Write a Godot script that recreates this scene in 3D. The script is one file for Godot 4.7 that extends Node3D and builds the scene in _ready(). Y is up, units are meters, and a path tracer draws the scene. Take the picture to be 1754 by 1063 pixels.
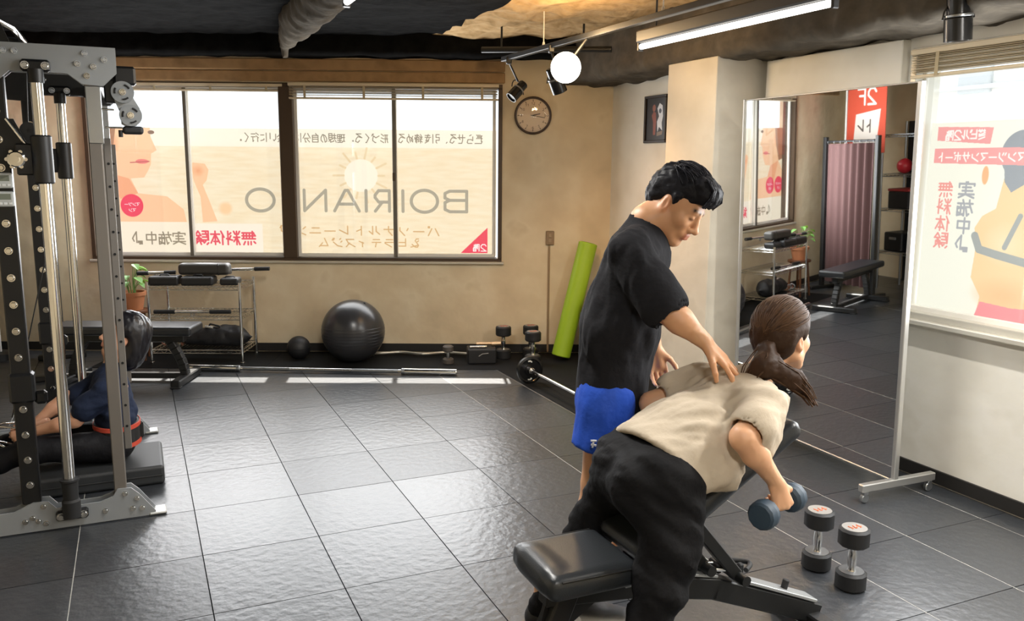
extends Node3D
# A small gym: camera, sky, sun and area lights first, then the room, the equipment, the three people.

func _ready() -> void:
	# camera
	var cam := Camera3D.new()
	cam.name = "camera"
	add_child(cam)
	cam.position = Vector3(0, 1.62, 0)
	cam.rotation_order = EULER_ORDER_YXZ
	cam.rotation = Vector3(-0.16830, -0.01437, 0.00839)
	cam.fov = 40.417
	cam.near = 0.05
	cam.current = true
	# sky and exposure
	var we := WorldEnvironment.new()
	we.name = "environment"
	var en := Environment.new()
	en.background_mode = Environment.BG_COLOR
	en.background_color = Color(0.93, 0.97, 1.0)
	en.background_energy_multiplier = 1.5
	en.ambient_light_source = Environment.AMBIENT_SOURCE_BG
	en.tonemap_mode = Environment.TONE_MAPPER_LINEAR
	en.tonemap_exposure = 1.3
	en.sdfgi_enabled = true; en.ssao_enabled = true; en.ssil_enabled = true
	we.environment = en
	add_child(we)
	# sun, high behind the back windows
	var sun := DirectionalLight3D.new()
	sun.name = "sun"
	sun.light_energy = 9.0
	sun.light_color = Color(1.0, 0.97, 0.92)
	sun.light_angular_distance = 0.6
	sun.shadow_enabled = true
	add_child(sun)
	sun.look_at_from_position(Vector3.ZERO, Vector3(0.10, -1.80, 1.0))
	# daylight through the windows
	# left half: added upright light strips, turned so the mirror does not show them
	area("window_daylight", Vector3(-0.90, 1.56, -7.21), Vector3(0, PI, 0), Vector2(1.70, 1.36), Color(0.98, 0.99, 1.0), 4.1)
	for k in 6:
		area("window_daylight", Vector3(-3.30 + 0.272 * k, 1.56, -7.13), Vector3(0, PI - 0.56, 0), Vector2(0.27, 1.36), Color(0.98, 0.99, 1.0), 0.9)
	area("side_window_daylight", rf(3.70, 1.50, -2.25), Vector3(0, GA + PI / 2, 0), Vector2(1.9, 1.15), Color(0.98, 0.99, 1.0), 5.5)
	build_room()
	build_ceiling_fittings()
	build_machine()
	build_things()
	build_mirror_side()
	build_people()

func area(called: String, at: Vector3, turn: Vector3, size: Vector2, c: Color, e: float) -> void:
	var l := AreaLight3D.new()
	l.name = called
	l.area_size = size
	l.light_color = c
	l.light_energy = e
	l.area_normalize_energy = true
	l.area_range = 14.0
	l.area_attenuation = 2.0
	l.shadow_enabled = true
	add_child(l)
	l.position = at
	l.rotation = turn
# ---------------------------------------------------------------- helpers
const CG := 0.918460
const SG := 0.395510
const GA := 0.4066185

func rf(r: float, y: float, d: float) -> Vector3:      # room frame (along the right wall) to world
	return Vector3(r * CG + d * SG, y, -r * SG + d * CG)

func hexc(h: String) -> Color:
	return Color.html(h)

class B:
	var v := PackedVector3Array()
	var n := PackedVector3Array()
	var c := PackedColorArray()
	var uv := PackedVector2Array()
	var col := Color.WHITE
	var xf := Transform3D()
	var has_uv := false
	func tri(a: Vector3, b: Vector3, cc: Vector3, na := Vector3.ZERO, nb := Vector3.ZERO, nc := Vector3.ZERO) -> void:
		a = xf * a; b = xf * b; cc = xf * cc
		if na == Vector3.ZERO:
			na = (b - a).cross(cc - a).normalized(); nb = na; nc = na
		else:
			na = (xf.basis * na).normalized(); nb = (xf.basis * nb).normalized(); nc = (xf.basis * nc).normalized()
		v.append(a); v.append(cc); v.append(b)
		n.append(na); n.append(nc); n.append(nb)
		c.append(col); c.append(col); c.append(col)
		if has_uv:
			uv.append(Vector2.ZERO); uv.append(Vector2.ZERO); uv.append(Vector2.ZERO)
	func quad(a: Vector3, b: Vector3, cc: Vector3, d: Vector3) -> void:
		tri(a, b, cc); tri(a, cc, d)
	func quadn(a: Vector3, b: Vector3, cc: Vector3, d: Vector3, na: Vector3, nb: Vector3, nc: Vector3, nd: Vector3) -> void:
		tri(a, b, cc, na, nb, nc); tri(a, cc, d, na, nc, nd)
	func quaduv(a: Vector3, b: Vector3, cc: Vector3, d: Vector3, ua: Vector2, ub: Vector2, uc: Vector2, ud: Vector2) -> void:
		has_uv = true
		while uv.size() < v.size(): uv.append(Vector2.ZERO)
		var at := v.size()
		quad(a, b, cc, d)
		uv[at] = ua; uv[at + 1] = uc; uv[at + 2] = ub
		uv[at + 3] = ua; uv[at + 4] = ud; uv[at + 5] = uc
	# chamfered box, centre and size
	func box(ce: Vector3, s: Vector3, bev := 0.003, bs := Basis()) -> void:
		var keep := xf
		xf = xf * Transform3D(bs, ce)
		var h := s * 0.5
		bev = minf(bev, minf(h.x, minf(h.y, h.z)) * 0.9)
		var i := h - Vector3.ONE * bev
		for ax in 3:
			for sg in [-1.0, 1.0]:
				var u := (ax + 1) % 3
				var w := (ax + 2) % 3
				var q := []
				for k in 4:
					var p := Vector3.ZERO
					p[ax] = h[ax] * sg
					p[u] = i[u] * (-1.0 if k == 0 or k == 3 else 1.0)
					p[w] = i[w] * (-1.0 if k < 2 else 1.0)
					q.append(p)
				if sg > 0: quad(q[0], q[1], q[2], q[3])
				else: quad(q[3], q[2], q[1], q[0])
		if bev > 0.0:
			for ax in 3:
				var u := (ax + 1) % 3
				var w := (ax + 2) % 3
				for su in [-1.0, 1.0]:
					for sw in [-1.0, 1.0]:
						var a := Vector3.ZERO; var b := Vector3.ZERO; var cc := Vector3.ZERO; var d := Vector3.ZERO
						a[ax] = -i[ax]; a[u] = h[u] * su; a[w] = i[w] * sw
						b[ax] = i[ax]; b[u] = h[u] * su; b[w] = i[w] * sw
						cc[ax] = i[ax]; cc[u] = i[u] * su; cc[w] = h[w] * sw
						d[ax] = -i[ax]; d[u] = i[u] * su; d[w] = h[w] * sw
						_out(a, b, cc, d)
			for sx in [-1.0, 1.0]:
				for sy in [-1.0, 1.0]:
					for sz in [-1.0, 1.0]:
						var a := Vector3(h.x * sx, i.y * sy, i.z * sz)
						var b := Vector3(i.x * sx, h.y * sy, i.z * sz)
						var cc := Vector3(i.x * sx, i.y * sy, h.z * sz)
						if (b - a).cross(cc - a).dot(a + b + cc) > 0: tri(a, b, cc)
						else: tri(a, cc, b)
		xf = keep
	func _out(a: Vector3, b: Vector3, cc: Vector3, d: Vector3) -> void:
		if (b - a).cross(cc - a).dot(a + cc) > 0: quad(a, b, cc, d)
		else: quad(d, cc, b, a)
	# box between two points; w across, h along "up"
	func bar(a: Vector3, b: Vector3, w: float, h: float, bev := 0.003, up := Vector3.UP) -> void:
		var z := (b - a).normalized()
		if absf(z.dot(up)) > 0.98: up = Vector3.RIGHT
		var x := up.cross(z).normalized()
		var y := z.cross(x)
		box((a + b) * 0.5, Vector3(w, h, (b - a).length()), bev, Basis(x, y, z))
	static func frame(dir: Vector3) -> Basis:      # y along dir
		var y := dir.normalized()
		var h := Vector3.RIGHT if absf(y.x) < 0.8 else Vector3.BACK
		var z := h.cross(y).normalized()
		return Basis(y.cross(z), y, z)
	func cyl(a: Vector3, b: Vector3, ra: float, rb := -1.0, seg := 16, ch := 0.0) -> void:
		if rb < 0: rb = ra
		var l := (b - a).length()
		var pr := []
		if ch > 0.0: pr = [Vector2(0, 0), Vector2(ra - ch, 0), Vector2(ra, ch), Vector2(rb, l - ch), Vector2(rb - ch, l), Vector2(0, l)]
		else: pr = [Vector2(0, 0), Vector2(ra, 0), Vector2(rb, l), Vector2(0, l)]
		lathe(pr, seg, Transform3D(frame(b - a), a))
	# profile of (radius, height); hard rings unless smooth
	func lathe(pr: Array, seg := 24, at := Transform3D(), smooth := false, a0 := 0.0) -> void:
		var keep := xf
		xf = xf * at
		var m := pr.size()
		var nn := []
		for i in m - 1:
			var e: Vector2 = pr[i + 1] - pr[i]
			nn.append(Vector2(e.y, -e.x).normalized())
		for i in m - 1:
			var p: Vector2 = pr[i]
			var q: Vector2 = pr[i + 1]
			if p.distance_squared_to(q) < 1e-14: continue
			var n0: Vector2 = nn[i]
			var n1: Vector2 = nn[i]
			if smooth:
				if i > 0: n0 = (nn[i] + nn[i - 1]).normalized()
				if i < m - 2: n1 = (nn[i] + nn[i + 1]).normalized()
			for k in seg:
				var t0 := a0 + TAU * k / seg
				var t1 := a0 + TAU * (k + 1) / seg
				var c0 := Vector3(cos(t0), 0, sin(t0))
				var c1 := Vector3(cos(t1), 0, sin(t1))
				var up := Vector3.UP
				var pa := c0 * p.x + up * p.y
				var pb := c1 * p.x + up * p.y
				var qa := c0 * q.x + up * q.y
				var qb := c1 * q.x + up * q.y
				if p.x > 1e-7: tri(pa, qa, pb, c0 * n0.x + up * n0.y, c0 * n1.x + up * n1.y, c1 * n0.x + up * n0.y)
				if q.x > 1e-7: tri(pb, qa, qb, c1 * n0.x + up * n0.y, c0 * n1.x + up * n1.y, c1 * n1.x + up * n1.y)
		xf = keep
	func ball(ce: Vector3, r: Vector3, seg := 20, rings := 12, bs := Basis()) -> void:
		for i in rings:
			for k in seg:
				var q := []
				var nn := []
				for e in [[i, k], [i + 1, k], [i + 1, k + 1], [i, k + 1]]:
					var t: float = -PI / 2 + PI * e[0] / rings
					var a: float = TAU * e[1] / seg
					var d := Vector3(cos(t) * cos(a), sin(t), cos(t) * sin(a))
					q.append(ce + bs * (d * r))
					nn.append((bs * (d / r)).normalized())
				if i < rings - 1: tri(q[0], q[1], q[2], nn[0], nn[1], nn[2])
				if i > 0: tri(q[0], q[2], q[3], nn[0], nn[2], nn[3])
	func tube(pts: Array, r: float, seg := 10, closed := false) -> void:
		var m := pts.size()
		var fr: Basis
		var rings := []
		for i in m:
			var t: Vector3
			if closed: t = (pts[(i + 1) % m] - pts[(i - 1 + m) % m]).normalized()
			elif i == 0: t = (pts[1] - pts[0]).normalized()
			elif i == m - 1: t = (pts[m - 1] - pts[m - 2]).normalized()
			else: t = ((pts[i + 1] - pts[i]).normalized() + (pts[i] - pts[i - 1]).normalized()).normalized()
			if i == 0: fr = frame(t)
			else:
				var x := (fr.x - t * fr.x.dot(t)).normalized()
				fr = Basis(x, t, x.cross(t))
			var ring := []
			for k in seg:
				var a := TAU * k / seg
				ring.append(fr.x * cos(a) + fr.z * sin(a))
			rings.append(ring)
		for i in (m if closed else m - 1):
			var j := (i + 1) % m
			for k in seg:
				var k1 := (k + 1) % seg
				var p: Vector3 = pts[i]
				var q: Vector3 = pts[j]
				quadn(p + rings[i][k] * r, q + rings[j][k] * r, q + rings[j][k1] * r, p + rings[i][k1] * r, rings[i][k], rings[j][k], rings[j][k1], rings[i][k1])
		if not closed:
			for k in range(1, seg - 1):
				tri(pts[0] + rings[0][0] * r, pts[0] + rings[0][k] * r, pts[0] + rings[0][k + 1] * r)
				tri(pts[m - 1] + rings[m - 1][0] * r, pts[m - 1] + rings[m - 1][k + 1] * r, pts[m - 1] + rings[m - 1][k] * r)
	# polygon in local XY extruded from z0 to z1
	func prism(poly: PackedVector2Array, z0: float, z1: float) -> void:
		if Geometry2D.is_polygon_clockwise(poly): poly.reverse()
		var ix := Geometry2D.triangulate_polygon(poly)
		for i in range(0, ix.size(), 3):
			var a := poly[ix[i]]; var b := poly[ix[i + 1]]; var cc := poly[ix[i + 2]]
			if (b - a).cross(cc - a) < 0:
				var t := b; b = cc; cc = t
			tri(Vector3(a.x, a.y, z1), Vector3(b.x, b.y, z1), Vector3(cc.x, cc.y, z1))
			tri(Vector3(a.x, a.y, z0), Vector3(cc.x, cc.y, z0), Vector3(b.x, b.y, z0))
		for i in poly.size():
			var p := poly[i]
			var q := poly[(i + 1) % poly.size()]
			quad(Vector3(p.x, p.y, z0), Vector3(q.x, q.y, z0), Vector3(q.x, q.y, z1), Vector3(p.x, p.y, z1))
	# box with round edges and corners
	func rbox(ce: Vector3, s: Vector3, r: float, bs := Basis(), m := 4) -> void:
		var keep := xf
		xf = xf * Transform3D(bs, ce)
		var h := s * 0.5
		r = minf(r, minf(h.x, minf(h.y, h.z)))
		var i := h - Vector3.ONE * r
		var ring := []
		for q in 4:
			for k in m + 1:
				var a := PI / 2 * (q + float(k) / m)
				ring.append([Vector2(cos(a), sin(a)), Vector2(i.x * (1 if q == 0 or q == 3 else -1), i.z * (1 if q < 2 else -1))])
		var lat := []
		for sgn in [-1, 1]:
			for k in m + 1:
				var t := (PI / 2 * k / m) + (-PI / 2 if sgn < 0 else 0.0)
				lat.append([cos(t), sin(t), i.y * sgn])
		var P := []
		var N := []
		for l in lat:
			var rp := []
			var rn := []
			for g in ring:
				var nn := Vector3(g[0].x * l[0], l[1], g[0].y * l[0])
				rn.append(nn)
				rp.append(Vector3(g[1].x, l[2], g[1].y) + nn * r)
			P.append(rp); N.append(rn)
		var w := ring.size()
		for a in lat.size() - 1:
			for b in w:
				var b1 := (b + 1) % w
				quadn(P[a][b], P[a + 1][b], P[a + 1][b1], P[a][b1], N[a][b], N[a + 1][b], N[a + 1][b1], N[a][b1])
		var bot: Vector3 = Vector3(0, -h.y, 0)
		var top: Vector3 = Vector3(0, h.y, 0)
		for b in w:
			var b1 := (b + 1) % w
			tri(bot, P[0][b], P[0][b1], Vector3.DOWN, N[0][b], N[0][b1])
			tri(top, P[lat.size() - 1][b1], P[lat.size() - 1][b], Vector3.UP, Vector3.UP, Vector3.UP)
		xf = keep
	func mesh() -> ArrayMesh:
		var a := []
		a.resize(Mesh.ARRAY_MAX)
		a[Mesh.ARRAY_VERTEX] = v
		a[Mesh.ARRAY_NORMAL] = n
		a[Mesh.ARRAY_COLOR] = c
		if has_uv:
			while uv.size() < v.size(): uv.append(Vector2.ZERO)
			a[Mesh.ARRAY_TEX_UV] = uv
		var m := ArrayMesh.new()
		m.add_surface_from_arrays(Mesh.PRIMITIVE_TRIANGLES, a)
		return m

# ---- a field of smooth-joined shapes, meshed as surface nets
class Net:
	var ty := PackedInt32Array()
	var A := PackedVector3Array()
	var D := PackedVector3Array()
	var ra := PackedFloat32Array()
	var rb := PackedFloat32Array()
	var iv := PackedFloat32Array()
	var kk := PackedFloat32Array()
	var op := PackedInt32Array()
	var bi: Array[Basis] = []
	var sc := PackedFloat32Array()
	var colr := PackedColorArray()
	var cur := Color.WHITE
	var k := 0.02
	var noise: FastNoiseLite = null
	var nb := Basis()
	var namp := 0.0
	var V := PackedVector3Array()
	var NN := PackedVector3Array()
	var C := PackedColorArray()
	var I := PackedInt32Array()
	var soft := 0.004
	var calm := 0.035
	func _add(t: int, a: Vector3, d: Vector3, r0: float, r1: float, o: int, b := Basis(), s := 1.0, kv := -1.0) -> void:
		ty.append(t); A.append(a); D.append(d); ra.append(r0); rb.append(r1); op.append(o); bi.append(b); sc.append(s)
		kk.append(k if kv < 0 else kv)
		iv.append(1.0 / maxf(d.length_squared(), 1e-9))
		colr.append(cur.srgb_to_linear())
	func cap(a: Vector3, b: Vector3, r0: float, r1 := -1.0, kv := -1.0, o := 1) -> void:
		_add(0, a, b - a, r0, r0 if r1 < 0 else r1, o, Basis(), 1.0, kv)
	# capsule stretched by s across direction "side" (s > 1 is wider that way)
	func wide(a: Vector3, b: Vector3, r0: float, r1: float, side: Vector3, s: float, kv := -1.0, o := 1) -> void:
		side = side.normalized()
		# matrix squeezing along side by 1/s
		var m := Basis()
		var f := 1.0 / s - 1.0
		m.x += side * (f * side.x); m.y += side * (f * side.y); m.z += side * (f * side.z)
		var d := m * (b - a)
		_add(2, a, d, r0, r1, o, m, 1.0, kv)
	func ell(ce: Vector3, r: Vector3, bs := Basis(), kv := -1.0, o := 1) -> void:
		_add(1, ce, r, 0, 0, o, bs.transposed(), 1.0, kv)
	func cut(p: Vector3, nrm: Vector3, kv := 0.006) -> void:       # keep the side nrm points away from
		_add(3, p, nrm.normalized(), 0, 0, 2, Basis(), 1.0, kv)
	func rb_(ce: Vector3, h: Vector3, r: float, bs := Basis(), kv := -1.0, o := 1) -> void:
		_add(4, ce, h - Vector3.ONE * r, r, 0, o, bs.transposed(), 1.0, kv)
	func one(i: int, p: Vector3) -> float:
		match ty[i]:
			0:
				var q := p - A[i]
				var t := clampf(q.dot(D[i]) * iv[i], 0.0, 1.0)
				return (q - D[i] * t).length() - lerpf(ra[i], rb[i], t)
			1:
				var q := bi[i] * (p - A[i])
				var e := q / D[i]
				var k0 := e.length()
				var k1 := (e / D[i]).length()
				return k0 * (k0 - 1.0) / maxf(k1, 1e-6)
			2:
				var q := bi[i] * (p - A[i])
				var t := clampf(q.dot(D[i]) * iv[i], 0.0, 1.0)
				return (q - D[i] * t).length() - lerpf(ra[i], rb[i], t)
			3:
				return (p - A[i]).dot(D[i])
			4:
				var q := (bi[i] * (p - A[i])).abs() - D[i]
				return q.max(Vector3.ZERO).length() + minf(maxf(q.x, maxf(q.y, q.z)), 0.0) - ra[i]
		return 1.0
	func ev(p: Vector3, ids: PackedInt32Array) -> float:
		var d := 10.0
		for i in ids:
			var e := one(i, p)
			var o := op[i]
			var kv := kk[i]
			if o == 1:
				var h := kv - absf(d - e)
				d = minf(d, e)
				if h > 0.0: d -= h * h / kv * 0.25
			else:
				if o == -1: e = -e
				var h := kv - absf(d - e)
				d = maxf(d, e)
				if h > 0.0: d += h * h / kv * 0.25
		return d
	func run(cell: float) -> void:
		var all := PackedInt32Array()
		var lo := Vector3.ONE * 1e3
		var hi := -lo
		for i in ty.size():
			all.append(i)
			if op[i] != 1: continue
			var e := Vector3.ONE * maxf(ra[i], rb[i])
			var b := A[i] + D[i]
			if ty[i] == 1 or ty[i] == 4:
				var q := D[i] + Vector3.ONE * ra[i]
				var m := bi[i].transposed()
				e = Vector3.ONE * 0.0
				for ax in 3: e[ax] = absf(m.x[ax]) * q.x + absf(m.y[ax]) * q.y + absf(m.z[ax]) * q.z
				b = A[i]
			elif ty[i] == 2:
				var m := bi[i].inverse()
				b = A[i] + m * D[i]
				e = e * 2.0
			lo = lo.min(A[i] - e).min(b - e)
			hi = hi.max(A[i] + e).max(b + e)
		var pad := absf(namp) + cell * 2.0
		lo -= Vector3.ONE * pad; hi += Vector3.ONE * pad
		const S := 8
		const S1 := 9
		var bs := cell * S
		var nb3 := Vector3i(((hi - lo) / bs).ceil())
		var hd := bs * 0.8661
		var cells := {}
		var ex := PackedInt64Array()
		var ea := PackedByteArray()
		var es := PackedByteArray()
		var F := PackedFloat32Array()
		F.resize(S1 * S1 * S1)
		var v0 := V.size()
		var use_noise := noise != null and namp > 0.0
		for bz in nb3.z:
			for by in nb3.y:
				for bx in nb3.x:
					var o := lo + Vector3(bx, by, bz) * bs
					var ce := o + Vector3.ONE * bs * 0.5
					var dc := ev(ce, all)
					if absf(dc) > hd * 1.25 + namp + 0.004: continue
					var ids := PackedInt32Array()
					for i in all:
						var e := one(i, ce)
						if op[i] == 1:
							if e < maxf(dc, 0.0) + 2.2 * hd + kk[i]: ids.append(i)
						elif op[i] == -1:
							if e < hd * 1.3 + kk[i] + 0.01: ids.append(i)
						elif e > -hd * 1.3 - kk[i]: ids.append(i)
					var open := PackedInt32Array()
					for i in ids:
						if op[i] != 1: open.append(i)
					var w := 0
					var pos := 0
					for z in S1:
						for y in S1:
							for x in S1:
								var p := o + Vector3(x, y, z) * cell
								var d := ev(p, ids)
								if use_noise and absf(d) < namp * 3.0:
									var fade := 1.0
									for i in open: fade = minf(fade, absf(one(i, p)) / calm)
									d += namp * fade * noise.get_noise_3dv(nb * p)
								F[w] = d
								if d > 0.0: pos += 1
								w += 1
					if pos == 0 or pos == w: continue
					for z in S:
						for y in S:
							for x in S:
								var b := x + y * S1 + z * 81
								var f0 := F[b]; var f1 := F[b + 1]; var f2 := F[b + 9]; var f3 := F[b + 10]
								var f4 := F[b + 81]; var f5 := F[b + 82]; var f6 := F[b + 90]; var f7 := F[b + 91]
								var m := int(f0 > 0) + int(f1 > 0) + int(f2 > 0) + int(f3 > 0) + int(f4 > 0) + int(f5 > 0) + int(f6 > 0) + int(f7 > 0)
								if m == 0 or m == 8: continue
								var s := Vector3.ZERO
								var cn := 0
								if (f0 > 0) != (f1 > 0): s += Vector3(f0 / (f0 - f1), 0, 0); cn += 1
								if (f2 > 0) != (f3 > 0): s += Vector3(f2 / (f2 - f3), 1, 0); cn += 1
								if (f4 > 0) != (f5 > 0): s += Vector3(f4 / (f4 - f5), 0, 1); cn += 1
								if (f6 > 0) != (f7 > 0): s += Vector3(f6 / (f6 - f7), 1, 1); cn += 1
								if (f0 > 0) != (f2 > 0): s += Vector3(0, f0 / (f0 - f2), 0); cn += 1
								if (f1 > 0) != (f3 > 0): s += Vector3(1, f1 / (f1 - f3), 0); cn += 1
								if (f4 > 0) != (f6 > 0): s += Vector3(0, f4 / (f4 - f6), 1); cn += 1
								if (f5 > 0) != (f7 > 0): s += Vector3(1, f5 / (f5 - f7), 1); cn += 1
								if (f0 > 0) != (f4 > 0): s += Vector3(0, 0, f0 / (f0 - f4)); cn += 1
								if (f1 > 0) != (f5 > 0): s += Vector3(1, 0, f1 / (f1 - f5)); cn += 1
								if (f2 > 0) != (f6 > 0): s += Vector3(0, 1, f2 / (f2 - f6)); cn += 1
								if (f3 > 0) != (f7 > 0): s += Vector3(1, 1, f3 / (f3 - f7)); cn += 1
								var key := (bx * S + x + 1) + (by * S + y + 1) * 4096 + (bz * S + z + 1) * 16777216
								cells[key] = V.size()
								var vp := o + (Vector3(x, y, z) + s / cn) * cell
								V.append(vp)
								NN.append(Vector3.ZERO)
								C.append(shade(vp, ids))
								if (f0 > 0) != (f1 > 0): ex.append(key); ea.append(0); es.append(int(f0 > 0))
								if (f0 > 0) != (f2 > 0): ex.append(key); ea.append(1); es.append(int(f0 > 0))
								if (f0 > 0) != (f4 > 0): ex.append(key); ea.append(2); es.append(int(f0 > 0))
		var st := [1, 4096, 16777216]
		for e in ex.size():
			var key := ex[e]
			var ax := ea[e]
			var u: int = st[(ax + 1) % 3]
			var w: int = st[(ax + 2) % 3]
			var b = cells.get(key - u, -1)
			var cc = cells.get(key - u - w, -1)
			var d = cells.get(key - w, -1)
			if b < 0 or cc < 0 or d < 0: continue
			var a: int = cells[key]
			if es[e]: 
				I.append(a); I.append(b); I.append(cc); I.append(a); I.append(cc); I.append(d)
			else:
				I.append(a); I.append(cc); I.append(b); I.append(a); I.append(d); I.append(cc)
		# start afresh for the next grid of the same mesh
		ty.clear(); A.clear(); D.clear(); ra.clear(); rb.clear(); iv.clear(); kk.clear(); op.clear(); bi.clear(); sc.clear(); colr.clear()
	func shade(p: Vector3, ids: PackedInt32Array) -> Color:
		var t := 0.0
		var out := Color(0, 0, 0)
		for i in ids:
			if op[i] != 1: continue
			var w := exp(-maxf(one(i, p), -0.004) / soft)
			t += w
			out += colr[i] * w
		return out / maxf(t, 1e-9)
	func mesh() -> ArrayMesh:
		for i in range(0, I.size(), 3):
			var a := V[I[i]]
			var nn := (V[I[i + 2]] - a).cross(V[I[i + 1]] - a)
			NN[I[i]] += nn; NN[I[i + 1]] += nn; NN[I[i + 2]] += nn
		for i in NN.size(): NN[i] = NN[i].normalized()
		for i in C.size(): C[i].a = 1.0
		var a := []
		a.resize(Mesh.ARRAY_MAX)
		a[Mesh.ARRAY_VERTEX] = V
		a[Mesh.ARRAY_NORMAL] = NN
		a[Mesh.ARRAY_COLOR] = C
		a[Mesh.ARRAY_INDEX] = I
		var m := ArrayMesh.new()
		m.add_surface_from_arrays(Mesh.PRIMITIVE_TRIANGLES, a)
		return m

# ---- nodes
var names := {}
func numbered(called: String) -> String:
	var n: int = names.get(called, 0)
	names[called] = n + 1
	return called if n == 0 else "%s_%03d" % [called, n]

func thing(called: String, label: String, category: String, at := Vector3.ZERO, turn := 0.0, group := "") -> Node3D:
	var o := Node3D.new()
	o.name = numbered(called)
	add_child(o)
	o.position = at
	o.rotation.y = turn
	o.set_meta("label", label); o.set_meta("category", category)
	if group: o.set_meta("group", group)
	return o

func part(called: String, b, m: Material, parent: Node3D, label := "") -> MeshInstance3D:
	var o := MeshInstance3D.new()
	o.name = called
	o.mesh = b if b is Mesh else b.mesh()
	o.material_override = m
	parent.add_child(o, true)
	if label: o.set_meta("label", label)
	return o

func solo(called: String, b, m: Material, label: String, category: String, at := Vector3.ZERO, turn := 0.0, group := "") -> MeshInstance3D:
	var o := MeshInstance3D.new()
	o.name = numbered(called)
	o.mesh = b if b is Mesh else b.mesh()
	o.material_override = m
	add_child(o)
	o.position = at
	o.rotation.y = turn
	o.set_meta("label", label); o.set_meta("category", category)
	if group: o.set_meta("group", group)
	return o

func struct(called: String, b, m: Material, label: String, category: String, at := Vector3.ZERO, turn := 0.0) -> MeshInstance3D:
	var o := solo(called, b, m, label, category, at, turn)
	o.set_meta("kind", "structure")
	return o

func dup(o: Node3D, at: Vector3, turn: float, label: String) -> Node3D:
	var c: Node3D = o.duplicate()
	c.name = numbered(String(o.name))
	add_child(c)
	c.position = at
	c.rotation.y = turn
	c.set_meta("label", label)
	return c

func mat(h: String, rough := 0.6, metal := 0.0) -> StandardMaterial3D:
	var m := StandardMaterial3D.new()
	m.albedo_color = Color.html(h)
	m.roughness = rough
	m.metallic = metal
	return m

func vmat(rough := 0.6) -> StandardMaterial3D:
	var m := mat("ffffff", rough)
	m.vertex_color_use_as_albedo = true
	return m

func noise_tex(sd: int, freq: float, ramp: Array, size := 512, normal := false, bump := 4.0, oct := 4) -> NoiseTexture2D:
	var t := NoiseTexture2D.new()
	t.width = size; t.height = size; t.seamless = true
	var f := FastNoiseLite.new()
	f.seed = sd; f.frequency = freq; f.fractal_octaves = oct
	f.noise_type = FastNoiseLite.TYPE_SIMPLEX_SMOOTH
	t.noise = f
	if normal:
		t.as_normal_map = true; t.bump_strength = bump
	elif ramp.size():
		var g := Gradient.new()
		var off := PackedFloat32Array()
		var cs := PackedColorArray()
		for i in ramp.size():
			off.append(float(i) / (ramp.size() - 1)); cs.append(Color.html(ramp[i]))
		g.offsets = off; g.colors = cs
		t.color_ramp = g
	return t

func tri(m: StandardMaterial3D, scale: float, world := true) -> StandardMaterial3D:
	m.uv1_triplanar = true
	m.uv1_world_triplanar = world
	m.uv1_scale = Vector3.ONE * scale
	return m
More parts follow.
